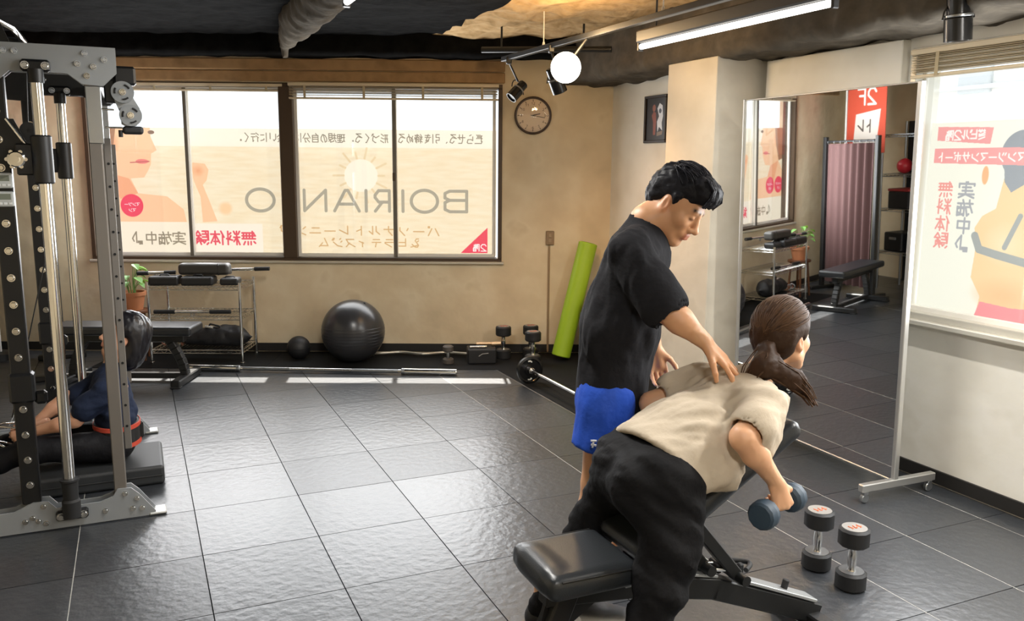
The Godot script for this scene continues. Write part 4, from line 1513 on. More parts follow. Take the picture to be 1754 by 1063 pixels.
func wire_shelf(b: B, y: float, x0: float, x1: float, z0: float, z1: float) -> void:
	for z in [z0, z1]:
		b.tube([Vector3(x0, y, z), Vector3(x1, y, z)], 0.004, 6)
		b.tube([Vector3(x0, y - 0.028, z), Vector3(x1, y - 0.028, z)], 0.004, 6)
		var zig := []
		var n := 22
		for i in n + 1: zig.append(Vector3(lerpf(x0, x1, float(i) / n), y - (0.028 if i % 2 else 0.0), z))
		b.tube(zig, 0.0025, 5)
	for x in [x0, x1]:
		b.tube([Vector3(x, y, z0), Vector3(x, y, z1)], 0.004, 6)
		b.tube([Vector3(x, y - 0.028, z0), Vector3(x, y - 0.028, z1)], 0.004, 6)
		var zig := []
		for i in 13: zig.append(Vector3(x, y - (0.028 if i % 2 else 0.0), lerpf(z0, z1, i / 12.0)))
		b.tube(zig, 0.0025, 5)

func bar_attachment(label: String, a: Vector3, c: Vector3, g: float) -> void:
	var t := thing("bar_attachment", label, "bar", (a + c) * 0.5, 0.0, "cable bars on the wire rack")
	var h := (c - a) * 0.5
	var b := B.new()
	b.cyl(-h, h, 0.012, -1, 12)
	part("shaft", b, M.chrome, t)
	for s in [-1.0, 1.0]:
		b = B.new()
		b.cyl(h * s * g, h * s, 0.017, -1, 14, 0.003)
		part("grip", b, M.rubber, t)
	b = B.new()
	var mid := []
	for i in 9:
		var an := TAU * i / 8
		mid.append(Vector3(cos(an) * 0.014, -0.02 + sin(an) * 0.016, 0))
	b.tube(mid, 0.004, 6)
	part("eyelet", b, M.steel, t)

func build_things() -> void:
	# wire rack with three shelves
	var x0 := -2.855
	var x1 := -2.115
	var z0 := -6.80
	var z1 := -7.20
	var t := thing("wire_rack", "low chrome wire rack with three shelves under the back window", "rack", Vector3((x0 + x1) / 2, 0, (z0 + z1) / 2))
	var hx := (x1 - x0) / 2
	var hz := 0.20
	for sx in [-1, 1]:
		for sz in [-1, 1]:
			var b := B.new()
			b.cyl(Vector3(sx * hx, 0.0, sz * hz), Vector3(sx * hx, 0.68, sz * hz), 0.0125, -1, 14)
			b.cyl(Vector3(sx * hx, 0.0, sz * hz), Vector3(sx * hx, 0.02, sz * hz), 0.017, -1, 12)
			part("post", b, M.chrome, t)
	for y in [0.12, 0.40, 0.645]:
		var b := B.new()
		wire_shelf(b, y, -hx, hx, hz, -hz)
		for i in 24:
			var x := lerpf(-hx, hx, (i + 0.5) / 24)
			b.tube([Vector3(x, y + 0.002, hz), Vector3(x, y + 0.002, -hz)], 0.002, 4)
		part("shelf", b, M.chrome, t)
	var b := B.new()
	b.rbox(Vector3.ZERO, Vector3(0.41, 0.095, 0.12), 0.03)
	t = thing("foam_pad", "dark grey padded block lying highest on the wire rack", "pad", Vector3(-2.43, 0.775, -6.93), 0.04)
	part("cover", b, mat("35332f", 0.5), t)
	b = B.new()
	b.box(Vector3(0.12, 0, 0.0), Vector3(0.03, 0.097, 0.122), 0.03)
	part("strap", b, M.black, t)
	bar_attachment("black gripped bar on the wire rack sticking out to the right", Vector3(-2.60, 0.742, -7.06), Vector3(-1.93, 0.768, -7.035), 0.62)
	bar_attachment("black gripped bar on the wire rack pointing to the plant on the left", Vector3(-2.96, 0.742, -6.86), Vector3(-2.66, 0.748, -6.90), 0.40)
	bar_attachment("black gripped bar lying on the middle shelf of the wire rack", Vector3(-2.85, 0.422, -6.88), Vector3(-2.22, 0.426, -6.88), 0.45)
	var boxes := [[-2.73, 0.685, -6.86, 0.24, 0.075, 0.14, "flat black case at the left end of the wire rack's top shelf"], [-2.46, 0.685, -6.86, 0.26, 0.072, 0.15, "flat black case in the middle of the wire rack's top shelf, under the padded block"], [-2.205, 0.68, -6.87, 0.15, 0.06, 0.13, "small black case at the right end of the wire rack's top shelf"]]
	for q in boxes:
		t = thing("accessory_case", q[6], "case", Vector3(q[0], q[1] + 0.003, q[2]), 0.06, "cases on the wire rack")
		b = B.new()
		b.rbox(Vector3.ZERO, Vector3(q[3], q[4], q[5]), 0.02)
		part("body", b, mat("1b1b1c", 0.5), t)
		b = B.new()
		b.box(Vector3(0, q[4] / 2 - 0.012, q[5] / 2 + 0.001), Vector3(q[3] - 0.05, 0.003, 0.003), 0.001)
		part("zip", b, mat("5a5a58", 0.4, 0.5), t)
		b = B.new()
		b.tube([Vector3(-0.04, q[4] / 2, 0.02), Vector3(-0.03, q[4] / 2 + 0.012, 0.02), Vector3(0.03, q[4] / 2 + 0.012, 0.02), Vector3(0.04, q[4] / 2, 0.02)], 0.005, 6)
		part("handle", b, M.black, t)
	# things on the lowest shelf: a slack black bag and a kettle-like ball
	var bag := Net.new()
	bag.k = 0.05
	bag.noise = FastNoiseLite.new(); bag.noise.seed = 3; bag.noise.frequency = 9.0
	bag.namp = 0.02
	bag.cap(Vector3(-0.22, 0.07, 0.0), Vector3(0.18, 0.075, 0.02), 0.075, 0.085)
	bag.cap(Vector3(-0.05, 0.10, 0.02), Vector3(0.12, 0.13, 0.0), 0.05, 0.03)
	bag.cap(Vector3(0.14, 0.11, 0.0), Vector3(0.30, 0.075, 0.03), 0.035, 0.012)
	bag.cut(Vector3(0, 0.0, 0), Vector3.DOWN)
	bag.run(0.016)
	t = thing("gear_bag", "slack black gear bag on the lowest shelf of the wire rack", "bag", Vector3(-2.37, 0.128, -6.97))
	part("body", bag.mesh(), mat("17171a", 0.55), t)
	b = B.new()
	b.tube([Vector3(-0.07, 0.15, 0.03), Vector3(-0.04, 0.185, 0.04), Vector3(0.03, 0.17, 0.045), Vector3(0.06, 0.14, 0.04)], 0.008, 8)
	part("handle", b, M.black, t)
	b = B.new()
	b.cyl(Vector3(-0.08, 0.165, 0.05), Vector3(-0.01, 0.155, 0.055), 0.012, -1, 12)
	part("buckle", b, M.chrome, t)
	t = thing("chain_bundle", "small heap of chrome clips on the left of the wire rack's lowest shelf", "clips", Vector3(-2.73, 0.131, -6.93))
	for k in 5:
		b = B.new()
		var ring := []
		for i in 12: ring.append(Vector3(cos(TAU * i / 12) * 0.03, 0.03 + sin(TAU * i / 12) * 0.028, 0))
		b.xf = Transform3D(Basis(Vector3.UP, k * 1.2), Vector3(-0.06 + 0.035 * k, 0.0, 0.02 * (k % 2)))
		b.tube(ring, 0.006, 6, true)
		part("clip", b, M.steel if k % 2 else mat("8a5a46", 0.5), t)
	# plant on a low stand
	t = thing("plant_stand", "small wooden stool under the potted plant beside the wire rack", "stool", Vector3(-3.06, 0, -6.98))
	var wood := tri(mat("8a6846", 0.6), 3.0, false)
	wood.albedo_texture = noise_tex(40, 0.02, ["c8a27a", "a07a55"], 128)
	b = B.new()
	b.cyl(Vector3(0, 0.40, 0), Vector3(0, 0.425, 0), 0.13, -1, 28, 0.004)
	part("seat", b, wood, t)
	for k in 4:
		b = B.new()
		var a := TAU * k / 4 + 0.6
		b.cyl(Vector3(cos(a) * 0.12, 0, sin(a) * 0.12), Vector3(cos(a) * 0.09, 0.40, sin(a) * 0.09), 0.013, -1, 10)
		part("leg", b, wood, t)
	t = thing("potted_plant", "leafy green plant in a terracotta pot beside the wire rack", "plant", Vector3(-3.06, 0.425, -6.98))
	b = B.new()
	b.lathe([Vector2(0, 0), Vector2(0.075, 0), Vector2(0.098, 0.12), Vector2(0.106, 0.12), Vector2(0.108, 0.15), Vector2(0.095, 0.15), Vector2(0.09, 0.125), Vector2(0, 0.125)], 28)
	part("pot", b, mat("b0714a", 0.8), t, "terracotta pot")
	b = B.new()
	b.cyl(Vector3(0, 0.12, 0), Vector3(0, 0.128, 0), 0.089, -1, 20)
	part("soil", b, mat("3a2c20", 0.95), t)
	var rng := RandomNumberGenerator.new()
	rng.seed = 7
	var leafm := mat("4f7a2e", 0.5)
	leafm.backlight_enabled = true
	leafm.backlight = Color(0.35, 0.45, 0.12)
	for k in 16:
		var a := rng.randf() * TAU
		var up := 0.10 + rng.randf() * 0.16
		var out := 0.05 + rng.randf() * 0.09
		var tip := Vector3(cos(a) * out, 0.125 + up, sin(a) * out)
		b = B.new()
		b.tube([Vector3(cos(a) * 0.02, 0.12, sin(a) * 0.02), Vector3(cos(a) * out * 0.4, 0.12 + up * 0.6, sin(a) * out * 0.4), tip], 0.003, 5)
		var st := part("stem", b, mat("5d7a3a", 0.6), t)
		b = B.new()
		var dir := Vector3(cos(a), -0.25, sin(a)).normalized()
		var side := dir.cross(Vector3.UP).normalized()
		var upn := side.cross(dir)
		var l := 0.06 + rng.randf() * 0.05
		var w := l * 0.34
		var prof := [0.0, 0.75, 1.0, 0.8, 0.45, 0.0]
		for s in [-1.0, 1.0]:
			for i in 5:
				var p0 := tip + dir * l * i / 5.0 - upn * 0.02 * pow(i / 5.0, 2)
				var p1 := tip + dir * l * (i + 1) / 5.0 - upn * 0.02 * pow((i + 1) / 5.0, 2)
				var q0: Vector3 = p0 + side * s * w * prof[i] + upn * 0.010 * prof[i]
				var q1: Vector3 = p1 + side * s * w * prof[i + 1] + upn * 0.010 * prof[i + 1]
				b.quad(p0, p1, q1, q0)
		part("leaf", b, leafm, st)
	# balls
	b = B.new()
	b.ball(Vector3(0, 0.262, 0), Vector3.ONE * 0.262, 48, 32)
	t = thing("exercise_ball", "large shiny charcoal exercise ball standing by the back wall", "ball", Vector3(-1.225, 0, -6.93))
	part("ball_skin", b, mat("2e2e30", 0.28), t)
	b = B.new()
	for k in 7:
		var y := 0.262 + 0.026 * (k - 3) - 0.03
		var r := sqrt(0.2622 * 0.2622 - pow(y - 0.262, 2))
		b.lathe([Vector2(r - 0.001, y - 0.002), Vector2(r + 0.0012, y), Vector2(r - 0.001, y + 0.002)], 48)
	part("ridges", b, mat("2b2b2d", 0.35), t)
	b = B.new()
	b.cyl(Vector3(0.10, 0.495, 0.03), Vector3(0.106, 0.507, 0.032), 0.008, -1, 12)
	part("valve", b, mat("202022", 0.5), t)
	t = thing("medicine_ball", "small matt black ball on the floor beside the large exercise ball", "ball", Vector3(-1.705, 0, -7.02))
	b = B.new()
	b.ball(Vector3(0, 0.098, 0), Vector3.ONE * 0.098, 32, 20)
	part("ball_skin", b, mat("1b1b1d", 0.55), t)
	b = B.new()
	b.lathe([Vector2(0.0975, 0.094), Vector2(0.0988, 0.098), Vector2(0.0975, 0.102)], 32)
	part("seam", b, mat("111112", 0.7), t)
	# long chrome barbell
	t = thing("barbell", "long chrome barbell lying across the floor in front of the exercise ball", "barbell", Vector3(-1.42, 0.026, -6.525), 0.0)
	t.rotation.y = -0.065 + 0.13
	t.rotation.y = 0.0
	var dirb := Vector3(2.17, 0, 0.12).normalized()
	b = B.new()
	b.cyl(-dirb * 0.66, dirb * 0.66, 0.014, -1, 16)
	part("shaft", b, M.chrome, t)
	for s in [-1.0, 1.0]:
		b = B.new()
		b.cyl(dirb * s * 0.66, dirb * s * 1.085, 0.025, -1, 20, 0.003)
		part("sleeve", b, M.chrome, t)
		b = B.new()
		b.cyl(dirb * s * 0.645, dirb * s * 0.675, 0.026, -1, 20, 0.004)
		part("collar", b, M.steel, t)
		b = B.new()
		b.cyl(dirb * s * 0.25, dirb * s * 0.62, 0.0146, -1, 16)
		part("knurling", b, M.steel, t)
	# curl bar against the wall
	t = thing("curl_bar", "wavy steel curl bar lying by the wall to the right of the exercise ball", "barbell", Vector3(-0.66, 0.0255, -7.11), 0.0)
	var wav := []
	for k in 29:
		var x := -0.42 + 0.84 * k / 28.0
		wav.append(Vector3(x, 0.01 + 0.0 * x, 0.035 * sin((x + 0.1) * 15.0) * exp(-x * x * 4.0)))
	b = B.new()
	b.tube(wav, 0.0125, 10)
	part("shaft", b, mat("b9b4a8", 0.35, 0.8), t)
	for s in [-1.0, 1.0]:
		b = B.new()
		b.cyl(Vector3(s * 0.42, 0.01, 0), Vector3(s * 0.60, 0.0, 0), 0.0245, -1, 16, 0.003)
		part("sleeve", b, M.steel, t)
	# little grey dumbbell standing on end, black boxes of clips beside it
	t = thing("dumbbell", "small grey dumbbell standing on end behind the barbell's right sleeve", "dumbbell", Vector3(-0.43, 0, -6.86), 0.3)
	for k in 2:
		b = B.new()
		var y0 := 0.0 if k == 0 else 0.105
		b.lathe([Vector2(0, y0), Vector2(0.038, y0), Vector2(0.046, y0 + 0.008), Vector2(0.046, y0 + 0.042), Vector2(0.034, y0 + 0.052), Vector2(0, y0 + 0.052)], 10)
		part("head", b, mat("4c4742", 0.55), t)
	b = B.new()
	b.lathe([Vector2(0.013, 0.05), Vector2(0.017, 0.078), Vector2(0.013, 0.107)], 16, Transform3D(), true)
	part("handle", b, M.steel, t)
	t = thing("gear_box", "black box of clips on the floor left of the standing dumbbells", "box", Vector3(-0.155, 0, -6.93), 0.12)
	b = B.new()
	b.rbox(Vector3(0, 0.065, 0), Vector3(0.24, 0.13, 0.17), 0.014)
	part("body", b, mat("17181a", 0.5), t)
	b = B.new()
	b.cyl(Vector3(-0.10, 0.14, 0.04), Vector3(0.04, 0.14, 0.04), 0.010, -1, 12)
	part("clip", b, M.chrome, t)
	b = B.new()
	b.tube([Vector3(-0.03, 0.07, 0.088), Vector3(0.0, 0.09, 0.09), Vector3(0.05, 0.095, 0.09)], 0.004, 6)
	part("pull_strap", b, mat("8c8c8a", 0.5), t)
	t = thing("short_bar", "short steel bar end resting on the black box by the wall", "bar", Vector3(-0.10, 0.149, -6.975), 0.0)
	b = B.new()
	b.cyl(Vector3(-0.10, 0, 0), Vector3(0.11, 0.004, 0), 0.013, -1, 12, 0.002)
	part("shaft", b, mat("c8a884", 0.35, 0.8), t)
	b = B.new()
	b.cyl(Vector3(0.03, 0.0, 0), Vector3(0.11, 0.004, 0), 0.018, -1, 12, 0.002)
	part("sleeve", b, mat("d2b592", 0.35, 0.8), t)
	# standing dumbbells in the corner and near the bench
	hex_dumbbell("black dumbbell standing on end in the back corner, the left one by the wall", Vector3(0.03, 0, -7.08), 1.12, "dumbbells in the back corner")
	hex_dumbbell("black dumbbell standing on end in the back corner, hard against the wall behind another", Vector3(0.265, 0, -7.13), 1.12, "dumbbells in the back corner")
	hex_dumbbell("black dumbbell standing on end in the back corner behind the small barbell's plate", Vector3(0.275, 0, -6.86), 1.12, "dumbbells in the back corner")
	hex_dumbbell("black dumbbell standing on end on the right, the one nearer the mirror foot", Vector3(1.313, 0, -3.245), 1.0, "dumbbells beside the bench")
	hex_dumbbell("black dumbbell standing on end on the right, the nearest to the camera", Vector3(1.385, 0, -3.075), 1.0, "dumbbells beside the bench")
	# small loaded barbell pointing to the corner
	t = thing("loaded_barbell", "short barbell with small black plates lying behind the standing man", "barbell", rf(2.672, 0.105, -5.55), GA)
	b = B.new()
	b.cyl(Vector3(0, 0, -0.12), Vector3(0, 0, 1.06), 0.0125, -1, 14)
	part("shaft", b, M.chrome, t)
	for z in [-0.08, 1.0]:
		b = B.new()
		b.lathe([Vector2(0.014, -0.016), Vector2(0.09, -0.016), Vector2(0.105, -0.012), Vector2(0.105, 0.012), Vector2(0.09, 0.016), Vector2(0.083, 0.008), Vector2(0.045, 0.008), Vector2(0.04, 0.016), Vector2(0.014, 0.016)], 32, Transform3D(B.frame(Vector3.BACK), Vector3(0, 0, z)))
		part("plate", b, M.blackgloss, t)
		b = B.new()
		b.cyl(Vector3(0, 0, z + 0.016), Vector3(0, 0, z + 0.045), 0.024, -1, 16, 0.003)
		part("collar", b, M.chrome, t)
		b = B.new()
		for s in [-1, 1]:
			b.tube([Vector3(-0.018, s * 0.07, z + 0.011), Vector3(0.0, s * 0.072, z + 0.011), Vector3(0.012, s * 0.062, z + 0.011)], 0.006, 6)
		part("plate_mark", b, mat("d8d8d4", 0.5), t)
	# green roll leaning in the corner, grey cushion and black roller behind it
	t = thing("yoga_mat", "lime green rolled mat leaning against the back wall in the corner", "mat", Vector3(0.52, 0, -7.02))
	var top := Vector3(0.225, 0.955, -0.125)
	b = B.new()
	var fr := B.frame(top)
	var l := top.length()
	b.xf = Transform3D(fr, Vector3(0.0, 0.035, 0.0))
	b.lathe([Vector2(0.02, 0.0), Vector2(0.074, 0.0), Vector2(0.080, 0.006), Vector2(0.080, l - 0.006), Vector2(0.074, l), Vector2(0.02, l)], 32)
	part("roll", b, mat("93b51c", 0.55), t)
	b = B.new()
	b.xf = Transform3D(fr, Vector3(0.0, 0.035, 0.0))
	var sp := []
	for k in 60:
		var a := k * 0.42
		sp.append(Vector3(cos(a) * (0.02 + k * 0.0009), l + 0.0005, sin(a) * (0.02 + k * 0.0009)))
	b.tube(sp, 0.0016, 5)
	part("roll_edge", b, mat("5f7a10", 0.7), t)
	t = thing("foam_roller", "black foam roller leaning in the corner behind the lime green mat", "roller", Vector3(0.735, 0, -6.88))
	b = B.new()
	b.lathe([Vector2(0.03, 0), Vector2(0.06, 0), Vector2(0.065, 0.006), Vector2(0.065, 0.50), Vector2(0.06, 0.506), Vector2(0.03, 0.506)], 28, Transform3D(B.frame(Vector3(0.06, 1, -0.08)), Vector3(0, 0.006, 0)))
	part("roller_body", b, mat("1d1b1b", 0.7), t)
	b = B.new()
	for k in 5: b.lathe([Vector2(0.0652, 0.05 + k * 0.09), Vector2(0.0672, 0.06 + k * 0.09), Vector2(0.0672, 0.09 + k * 0.09), Vector2(0.0652, 0.10 + k * 0.09)], 28, Transform3D(B.frame(Vector3(0.06, 1, -0.08)), Vector3(0, 0.006, 0)))
	part("rib", b, mat("141313", 0.7), t)
	t = thing("seat_cushion", "blue grey cushion standing in the corner behind the standing man", "cushion", Vector3(0.885, 0, -7.02), 0.2)
	b = B.new()
	b.rbox(Vector3(0, 0.30, 0), Vector3(0.17, 0.60, 0.10), 0.05)
	part("cover", b, mat("59636c", 0.75), t)
	b = B.new()
	b.tube([Vector3(-0.08, 0.04, 0.051), Vector3(-0.08, 0.56, 0.051)], 0.004, 6)
	part("piping", b, mat("454d55", 0.75), t)
	# flat bench near the rack
	t = thing("flat_bench", "black flat bench in front of the wire rack", "bench", Vector3(-2.80, 0, -6.25), 0.0)
	b = B.new()
	b.rbox(Vector3(0, 0.405, 0), Vector3(1.05, 0.07, 0.28), 0.022)
	part("seat", b, mat("202225", 0.38), t)
	b = B.new()
	b.box(Vector3(0, 0.335, 0), Vector3(0.86, 0.06, 0.06), 0.006)
	part("spine", b, M.black, t)
	for s in [-1.0, 1.0]:
		b = B.new()
		var cur := []
		for k in 8:
			var u := k / 7.0
			cur.append(Vector3(s * (0.30 + 0.12 * sin(u * 1.5)), 0.34 - 0.29 * u, 0))
		for k in 7: b.bar(cur[k], cur[k + 1] + (cur[k + 1] - cur[k]) * 0.08, 0.06, 0.06, 0.006, Vector3.BACK)
		part("leg", b, M.black, t)
		b = B.new()
		b.box(Vector3(s * 0.425, 0.03, 0), Vector3(0.07, 0.055, 0.46), 0.008)
		part("foot", b, M.black, t)
		for z in [-0.21, 0.21]:
			b = B.new()
			b.box(Vector3(s * 0.425, 0.006, z), Vector3(0.076, 0.012, 0.05), 0.004)
			part("foot_cap", b, M.rubber, t)
	b = B.new()
	b.bar(Vector3(-0.42, 0.045, 0), Vector3(0.42, 0.045, 0), 0.05, 0.04)
	part("foot_rail", b, M.black, t)
	# wall clock
	t = thing("wall_clock", "round wall clock with pale face and brown rim beside the back window", "clock", Vector3(0.268, 2.05, BACK), 0.0)
	var fc := Transform3D(B.frame(Vector3.BACK), Vector3.ZERO)
	b = B.new()
	b.lathe([Vector2(0, 0.001), Vector2(0.150, 0.001), Vector2(0.157, 0.010), Vector2(0.157, 0.028), Vector2(0.150, 0.036), Vector2(0.140, 0.034), Vector2(0.137, 0.020)], 48, fc)
	part("rim", b, mat("3a261a", 0.4), t)
	b = B.new()
	b.cyl(Vector3(0, 0, 0.012), Vector3(0, 0, 0.020), 0.138, -1, 48)
	part("face", b, mat("d9c2a4", 0.5), t)
	b = B.new()
	for k in 12:
		var a := TAU * k / 12
		var p := Vector3(sin(a), cos(a), 0)
		b.box(p * 0.122 + Vector3(0, 0, 0.021), Vector3(0.006, 0.016, 0.002), 0.0005, Basis(Vector3.BACK, -a))
	part("hour_marks", b, mat("4a3a2c", 0.6), t)
	for k in 12:
		var a := TAU * (k + 1) / 12
		var tm := TextMesh.new()
		tm.text = str(k + 1)
		tm.font_size = 22
		tm.pixel_size = 0.0013
		tm.depth = 0.002
		var o := MeshInstance3D.new()
		o.name = "numeral"
		o.mesh = tm
		o.material_override = mat("5a4636", 0.6)
		t.add_child(o, true)
		o.position = Vector3(sin(a) * 0.10, cos(a) * 0.10, 0.0212)
	b = B.new()
	b.bar(Vector3(-0.01, 0.0, 0.024), Vector3(0.06, 0.015, 0.024), 0.002, 0.007, 0.0005, Vector3(0, 1, 0))
	part("hand", b, mat("2a211a", 0.5), t)
	b = B.new()
	b.bar(Vector3(-0.02, 0.003, 0.026), Vector3(0.10, -0.018, 0.026), 0.002, 0.005, 0.0005, Vector3(0, 1, 0))
	part("hand", b, mat("2a211a", 0.5), t)
	b = B.new()
	b.ball(Vector3(0, 0, 0.024), Vector3(0.136, 0.136, 0.010), 40, 12)
	var gl := mat("ffffff", 0.04)
	gl.transparency = BaseMaterial3D.TRANSPARENCY_ALPHA
	gl.albedo_color = Color(1, 1, 1, 0.04)
	part("glass", b, gl, t)
	# switch plate and the conduit to the floor
	t = thing("switch_plate", "brown switch plate on the back wall with a thin conduit running down", "switch", Vector3(0.428, 1.02, BACK), 0.0)
	b = B.new()
	b.box(Vector3(0, 0, 0.012), Vector3(0.072, 0.12, 0.024), 0.005)
	part("plate", b, mat("8d7659", 0.55), t)
	for s in [-1, 1]:
		b = B.new()
		b.box(Vector3(0, 0.022 * s, 0.026), Vector3(0.026, 0.034, 0.006), 0.002)
		part("rocker", b, mat("9d876a", 0.5), t)
	b = B.new()
	b.box(Vector3(-0.006, -0.535, 0.007), Vector3(0.018, 0.95, 0.014), 0.003)
	part("conduit", b, mat("917a5c", 0.6), t)
	# framed picture on the right wall
	t = thing("picture_frame", "dark framed picture with a white figure on the wall beside the pillar", "picture", rf(3.752, 1.996, -5.665), GA - PI / 2)
	b = B.new()
	frame_rect(b, Vector3(0, 0, 0.011), 0.30, 0.36, 0.020, 0.020)
	part("frame", b, mat("2a211c", 0.45), t)
	var P := Pic.new(-0.13, 0.16, 0.26, 0.32, 700.0, Color("1b1513"))
	P.poly([Vector2(-0.03, -0.12), Vector2(-0.035, -0.02), Vector2(-0.055, 0.03), Vector2(-0.03, 0.06), Vector2(0.0, 0.05), Vector2(0.01, -0.02), Vector2(0.0, -0.12)], Color("8e4a38"))
	P.disc(Vector2(-0.025, 0.085), Vector2(0.022, 0.027), Color("9a5a44"))
	P.poly([Vector2(0.02, 0.08), Vector2(0.05, 0.12), Vector2(0.09, 0.10), Vector2(0.10, 0.02), Vector2(0.085, -0.03), Vector2(0.095, -0.09), Vector2(0.05, -0.06), Vector2(0.03, -0.10), Vector2(0.02, -0.02), Vector2(0.045, 0.02)], Color("dfe3ea"))
	P.disc(Vector2(0.06, 0.06), Vector2(0.018, 0.018), Color("4d5460"))
	P.poly([Vector2(0.02, -0.10), Vector2(0.10, -0.09), Vector2(0.09, -0.12), Vector2(0.02, -0.13)], Color("7d6a58"))
	var pm := mat("ffffff", 0.35)
	pm.albedo_texture = P.tex()
	b = B.new()
	b.quaduv(Vector3(-0.13, -0.16, 0.008), Vector3(0.13, -0.16, 0.008), Vector3(0.13, 0.16, 0.008), Vector3(-0.13, 0.16, 0.008), Vector2(0, 1), Vector2(1, 1), Vector2(1, 0), Vector2(0, 0))
	part("print", b, pm, t)
	b = B.new()
	b.box(Vector3(0, 0, 0.004), Vector3(0.28, 0.34, 0.006), 0.0)
	part("backing", b, mat("1a1614", 0.7), t)
	build_bench()

func build_bench() -> void:
	# adjustable bench; local x runs along it towards the tail, origin at the middle of the base
	var base := Vector3(1.55, 0, -2.12)
	var X := Transform3D(Basis(), -base)
	var t := thing("adjustable_bench", "black adjustable bench with raised back pad under the woman in the cream shirt", "bench", rf(base.x, 0, base.z), GA)
	var vin := tri(mat("232629", 0.36), 4.0, false)
	vin.normal_enabled = true
	vin.normal_texture = noise_tex(50, 0.2, [], 256, true, 2.0)
	vin.normal_scale = 0.2
	var blk := mat("121314", 0.45)
	var b := B.new()
	b.xf = X
	# seat: rounded front, tapering a little
	var n := Net.new()
	n.k = 0.01
	n.rb_(Vector3(1.165, 0.428, -2.12) - base, Vector3(0.152, 0.040, 0.145), 0.03)
	n.cap(Vector3(1.055, 0.428, -2.185) - base, Vector3(1.055, 0.428, -2.055) - base, 0.040, 0.040, 0.03)
	n.run(0.010)
	var seat := part("seat", n.mesh(), vin, t)
	for s in [-1.0, 1.0]:
		var pip := B.new()
		pip.xf = X
		pip.tube([Vector3(1.05, 0.455, -2.12 + s * 0.143), Vector3(1.30, 0.455, -2.12 + s * 0.148)], 0.003, 6)
		part("piping", pip, M.black, seat)
	# back pad, raised
	var h := Vector3(1.345, 0.462, -2.12)
	var e := Vector3(1.895, 0.80, -2.12)
	var dir := (e - h).normalized()
	var upn := Vector3(-dir.y, dir.x, 0)
	n = Net.new()
	n.k = 0.01
	n.rb_((h + e) * 0.5 - base, Vector3((e - h).length() / 2 + 0.02, 0.034, 0.135), 0.028, Basis(dir, upn, Vector3.BACK))
	n.run(0.011)
	var pad := part("back_pad", n.mesh(), vin, t)
	b = B.new()
	b.xf = X
	b.bar(h - upn * 0.058 - dir * 0.02, e - upn * 0.058 - dir * 0.12, 0.05, 0.045, 0.004)
	b.bar(h - upn * 0.05 + Vector3(0, 0, 0.07), h + dir * 0.35 - upn * 0.05 + Vector3(0, 0, 0.07), 0.03, 0.03, 0.003)
	part("pad_frame", b, blk, pad)
	# spine from seat down to the tail
	b = B.new()
	b.xf = X
	b.bar(Vector3(1.06, 0.355, -2.12), Vector3(1.42, 0.315, -2.12), 0.06, 0.075, 0.005)
	b.bar(Vector3(1.40, 0.315, -2.12), Vector3(1.70, 0.245, -2.12), 0.06, 0.075, 0.005)
	b.bar(Vector3(1.68, 0.25, -2.12), Vector3(2.15, 0.055, -2.12), 0.06, 0.075, 0.005)
	part("spine", b, blk, t)
	# front leg, splayed, with its foot bar
	b = B.new()
	b.xf = X
	b.bar(Vector3(1.14, 0.36, -2.12), Vector3(1.00, 0.03, -2.12), 0.07, 0.07, 0.006, Vector3.RIGHT)
	b.prism(PackedVector2Array([Vector2(1.07, 0.34), Vector2(1.30, 0.33), Vector2(1.16, 0.24), Vector2(1.06, 0.13), Vector2(1.02, 0.14)]), -2.128, -2.112)
	part("front_leg", b, blk, t)
	b = B.new()
	b.xf = X
	b.box(Vector3(1.0, 0.028, -2.12), Vector3(0.06, 0.055, 0.36), 0.006)
	part("front_foot", b, blk, t)
	for s in [-1.0, 1.0]:
		b = B.new()
		b.xf = X
		b.box(Vector3(1.0, 0.02, -2.12 + s * 0.175), Vector3(0.07, 0.04, 0.03), 0.008)
		part("foot_cap", b, M.rubber, t)
	# silver ladder of notches on the spine
	b = B.new()
	b.xf = X
	b.bar(Vector3(1.45, 0.352, -2.12), Vector3(1.69, 0.293, -2.12), 0.062, 0.010, 0.002)
	b.bar(Vector3(1.79, 0.258, -2.12), Vector3(2.13, 0.112, -2.12), 0.066, 0.012, 0.002)
	part("ladder_plate", b, mat("b9bcbd", 0.35, 0.7), t)
	for k in 5:
		b = B.new()
		b.xf = X
		var x := 1.49 + 0.052 * k
		var y := 0.345 - 0.0128 * k
		b.box(Vector3(x, y + 0.024, -2.12), Vector3(0.020, 0.038, 0.056), 0.006)
		part("notch", b, blk, t)
	# props between ladder and pad
	for q in [[1.565, 0.52, 1.765, 0.285, 0.028], [1.51, 0.49, 1.645, 0.33, -0.0]]:
		b = B.new()
		b.xf = X
		b.bar(Vector3(q[0], q[1], -2.12 + q[4]), Vector3(q[2], q[3], -2.12 + q[4]), 0.035, 0.042, 0.004, Vector3.RIGHT)
		b.cyl(Vector3(q[2], q[3], -2.175 + q[4]), Vector3(q[2], q[3], -2.065 + q[4]), 0.018, -1, 14)
		part("prop", b, blk, t)
	b = B.new()
	b.xf = X
	b.tube([Vector3(1.66, 0.325, -2.09), Vector3(1.72, 0.315, -2.09), Vector3(1.755, 0.29, -2.09)], 0.008, 8)
	b.cyl(Vector3(1.62, 0.335, -2.12), Vector3(1.685, 0.325, -2.12), 0.010, -1, 10)
	part("lock_rod", b, M.chrome, t)
	# hinge, tail wheels and knob
	b = B.new()
	b.xf = X
	b.cyl(Vector3(1.325, 0.40, -2.22), Vector3(1.325, 0.40, -2.02), 0.016, -1, 14)
	b.box(Vector3(1.335, 0.385, -2.12), Vector3(0.07, 0.06, 0.16), 0.004)
	part("hinge", b, M.steel, t)
	b = B.new()
	b.xf = X
